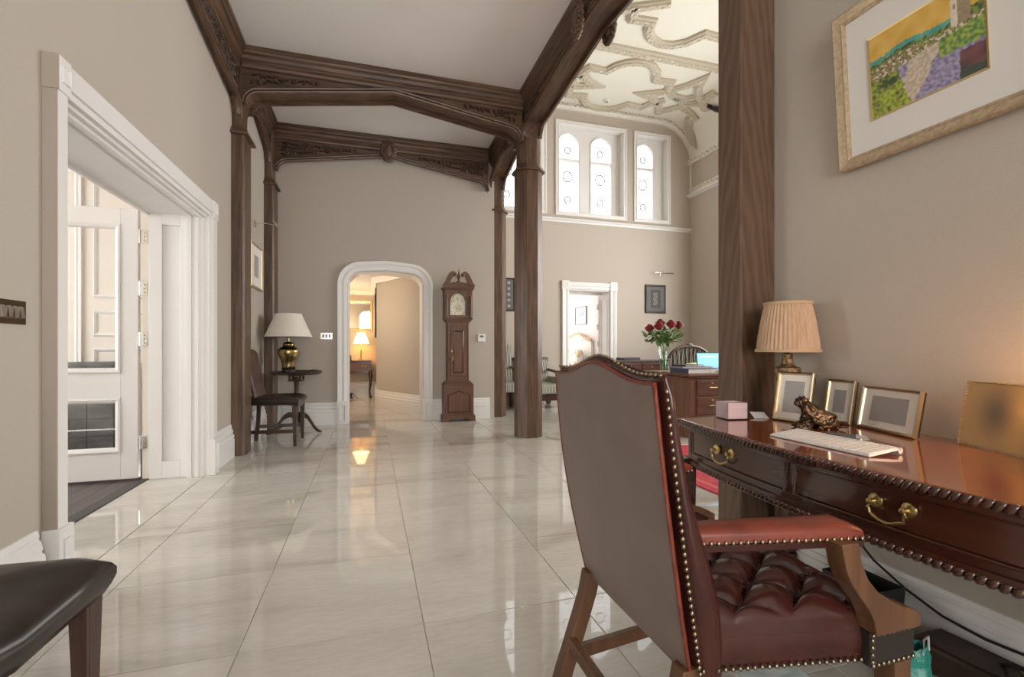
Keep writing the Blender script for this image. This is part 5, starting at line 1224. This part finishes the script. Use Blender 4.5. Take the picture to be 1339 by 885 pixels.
for x in (-.45, 0, .45):
    d = MB().box(x-.20, x+.20, -.235, -.22, .60, .72).build('drawer', mahog['x'], t, bevel=.003); MB().ball((x, -.245, .66), .013, 8, 5).build('knob', brass, d, smooth=60)
    d = MB().box(x-.20, x+.20, -.235, -.22, .16, .58).build('door', mahog['z'], t, bevel=.003); MB().ball((x+.16, -.245, .40), .012, 8, 5).build('knob', brass, d, smooth=60)
for x in (-.62, .62):
    for y in (-.18, .18): MB().frustum((x-.02, x+.02, y-.02, y+.02), 0, (x-.03, x+.03, y-.03, y+.03), .12).build('leg', darkleg, t)
t = thing('printer', 'low black printer on the left end of the dark sideboard', 'printer', (4.66, 7.86, .775))
MB().box(-.18, .18, -.13, .13, 0, .05).build('printer_body', black, t, bevel=.008); MB().box(-.13, .13, -.16, -.10, .010, .016).build('paper_tray', mat('grey_plastic', (.15, .15, .16), .5), t)
# striped sofas / armchairs by the window wall
def striped_seat(label, loc, rz, w, group):
    t = thing('striped_armchair', label, 'armchair', loc, rz, group)
    MB().box(-w/2, w/2, -.34, .34, .13, .24).build('seat_rail', darkleg, t, bevel=.01)
    MB().box(-w/2+.05, w/2-.05, -.38, .26, .24, .40).build('seat_cushion', stripe_x, t, bevel=.03)
    MB().prism([(.22, .24), (.30, .24), (.42, .78), (.34, .80)], 'x', -w/2+.02, w/2-.02).build('back', stripe_x, t, bevel=.02)
    MB().prism([(.34, .77), (.43, .77), (.46, .83), (.36, .84)], 'x', -w/2, w/2).build('crest_rail', darkleg, t, bevel=.01)
    for s_ in (-1, 1):
        x = s_*(w/2-.03)
        MB().tube([(x, .36, .62), (x, .10, .60), (x, -.18, .56), (x, -.30, .54), (x, -.34, .47), (x, -.33, .24)], .026, 8).build('arm', darkleg, t, smooth=60)
        MB().box(x-.025, x+.025, -.26, .28, .26, .50).build('arm_pad', stripe_y, t, bevel=.01)
        for y in (-.30, .28): MB().frustum((x-.03, x+.03, y-.03, y+.03), 0, (x-.05, x+.05, y-.05, y+.05), .14).build('leg', darkleg, t, bevel=.008)
    return t
sg = 'striped armchairs along the hall window wall'
a1 = striped_seat('striped armchair half hidden behind the free standing oak pillar, beside the bedroom door', (2.80, 7.62, 0), R(6), .68, sg)
t = thing('striped_wing_chair', 'high backed striped chair glimpsed between the two oak pillars', 'chair', (2.05, 7.40, 0), R(4))
MB().box(-.30, .30, -.30, .30, .30, .44).build('seat', stripe_x, t, bevel=.02)
MB().prism([(.22, .40), (.32, .40), (.44, 1.06), (.34, 1.08)], 'x', -.30, .30).build('back', stripe_x, t, bevel=.03)
for x in (-.26, .26):
    MB().tube([(x, .30, .68), (x, -.20, .66), (x, -.26, .44)], .022, 8).build('arm', darkleg, t, smooth=60)
    for y in (-.26, .28): MB().frustum((x-.018, x+.018, y-.018, y+.018), 0, (x-.025, x+.025, y-.025, y+.025), .32).build('leg', darkleg, t)
def mono(u, v):
    s = sin(u*29+2)*sin(v*23)+.7*sin(u*61+v*37); e = 1 if (.25 < u < .75 and .15 < v < .85) else .25
    return tuple(.03+.30*e*max(0, .4+.5*s)*c for c in (1, .98, .92))
t = thing('dark_engraving', 'dark framed engraving on the hall wall under the picture light', 'picture', (5.437, YH-.004, 1.695))
frame_mb(.475, .565, .035, .022).build('frame', mat('ebony', (.025, .022, .02), .35), t); MB().box(-.22, .22, -.008, 0, .02, .545).build('mount', mat('dark_mount', (.13, .13, .12), .7), t)
picture_mesh('engraving', mono, .22, .36, 24, 38, print_m, t).location = (0, -.010, .105)
picture_light('chrome picture light above the dark engraving in the hall', (5.56, YH, 2.485), 0, .42, .12)
t = thing('carved_panel', 'dark narrow carved panel on the hall wall glimpsed between the two oak pillars', 'picture', (2.36, YH-.004, 1.67))
frame_mb(.30, .60, .03, .02).build('frame', MATS['ebony'], t); MB().box(-.13, .13, -.008, 0, .02, .58).build('panel_board', MATS['dark_mount'], t)
for i in range(5): MB().ball((.03, -.010, .09+.105*i), (.035, .012, .03), 10, 5).build('medallion', greyp, t, smooth=60)
t = thing('red_rug', 'red patterned rug on the hall marble, glimpsed below the far end of the writing desk', 'rug', (3.20, 2.60, 0))
MB().box(-.93, .93, -1.5, 1.5, 0, .010).build('rug_pile', mat('red_pile', (.50, .030, .045), .95, n=(16, (.36, .02, .035), (1, 1, 1), 3, .45, .6)), t, bevel=.003)
for x in (-.84, .84): MB().box(x-.02, x+.02, -1.42, 1.42, .010, .0115).build('border_band', mat('rug_border', (.55, .10, .09), .95), t)
k = MB()
for j in range(120):
    for y0, y1 in ((-1.5, -1.55), (1.5, 1.55)): x = -.92+1.84*j/119; k.box(x-.004, x+.004, min(y0, y1), max(y0, y1), .002, .005)
k.build('fringe', linen, t, kind='stuff')
t = thing('smoke_detector', 'round smoke detector on the ivory strapwork ceiling near the windows', 'smoke detector', (4.155, 7.767, HZ))
MB().lathe([(.055, 0), (.055, -.015), (.045, -.03), (.0, -.034)], seg=24).build('detector_body', white, t, smooth=40); MB().lathe([(.035, -.030), (.032, -.040), (.0, -.042)], seg=20).build('sensor_grille', greyp, t, smooth=40)
t = thing('ceiling_spotlight', 'dark spotlight fixed to the cove of the hall ceiling beside the oak pillar', 'spotlight', tuple(on_ceiling(5.95, 7.17)))
MB().box(-.06, .06, -.03, .03, -.03, .01).build('mount_bar', black, t); MB().tube([(0, 0, -.03), (.04, -.10, -.10), (.06, -.16, -.14)], [.03, .05, .05], 12).build('spot_body', black, t, smooth=50)
# ================================================================== BEDROOM BEYOND THE HALL DOOR
t = thing('bed', 'cream upholstered bed with a carved gilt headboard in the room beyond the hall door', 'bed', (5.19, 11.2, 0), R(-90))
# local: headboard in the XZ plane against the wall (y=0), bed runs to -y
def hbt(x): return 1.22+.20*math.exp(-(x/.55)**2)-.02
hb = MB().grid(lambda u, v: (-.85+1.7*u, -.07-.03*sin(pi*u)*sin(pi*v), .30+v*(hbt(-.85+1.7*u)-.34)), 20, 10); hb.box(-.85, .85, -.07, 0, .2, 1.15).build('headboard', linen, t, smooth=50)
g = MB()
for k in range(34):
    x = -.85+1.7*k/33; g.ball((x, -.075, hbt(x)-.02+(.012 if k % 2 else -.010)), (.036, .028, .030), 6, 4)
g.build('carved_crest', mat('soft_gilt', (.58, .40, .22), .5, .4), t, smooth=60)
MB().box(-.82, .82, -2.0, -.08, .2, .55).build('mattress', linen, t, bevel=.05)
for x in (-.8, .8):
    for y in (-1.95, -.06): MB().frustum((x-.03, x+.03, y-.03, y+.03), 0, (x-.04, x+.04, y-.04, y+.04), .2).build('leg', darkleg, t)
fl_m = mat('floral_cotton', (.76, .74, .70), .9, n=(7, (.62, .48, .26), (1, 1, 1), 3, .52, .56))
for (x, lb, m) in ((.42, 'floral pillow leaning on the cream headboard, the nearer one', fl_m), (-.36, 'plain ivory pillow leaning on the cream headboard', linen)):
    t = thing('pillow', lb, 'pillow', (5.19-.26, 11.2-x, .55), R(-90), 'pillows on the bed')
    cush(MB(), .32, .22, .09).build('pillow_case', m, t, smooth=60)
    MB().tube([(.31*cos(a), 0, .22+.21*sin(a)) for a in [2*pi*j/24 for j in range(25)]], .006, 6).build('pillow_piping', m, t, smooth=60)
t = thing('tree_print', 'black edged print of bare trees on the bright bedroom wall', 'picture', (5.195, 11.07, 1.60), R(-90))
frame_mb(.66, .46, .02, .02).build('frame', MATS['ebony'], t)
def trees(u, v): return (.25, .28, .28) if (.45 < v < .55+.3*abs(sin(u*14))) and .12 < u < .88 else (.74, .76, .76)
picture_mesh('print', trees, .62, .42, 30, 20, print_m, t).location = (0, -.006, .02)
# ================================================================== PARLOUR BEHIND THE GLAZED DOOR
t = thing('slate_hearth_block', 'dark slate tiled block standing in the room behind the glazed door', 'hearth', (-2.50, 5.44, 0))
MB().box(-.23, .18, -.09, .165, 0, .835).build('core', black, t)
for i in range(2):
    for j in range(5): MB().box(-.23+.205*i+.002, -.025+.205*i-.002, -.102, -.09, .012+.165*j, .172+.165*j).build('slate_tile', slate, t, bevel=.002)
MB().box(-.24, .19, -.115, .17, .835, .870).build('slate_cap', slate, t, bevel=.003)
t = thing('parlour_stool', 'red brown wooden bench rail seen low through the left door glass', 'bench', (-3.0, 5.2, 0))
MB().box(-.35, .20, -.12, .12, .36, .41).build('seat', wal['x'], t, bevel=.006)
for x in (-.3, .15):
    for y in (-.08, .08): MB().frustum((x-.018, x+.018, y-.018, y+.018), 0, (x-.022, x+.022, y-.022, y+.022), .36).build('leg', wal['z'], t)
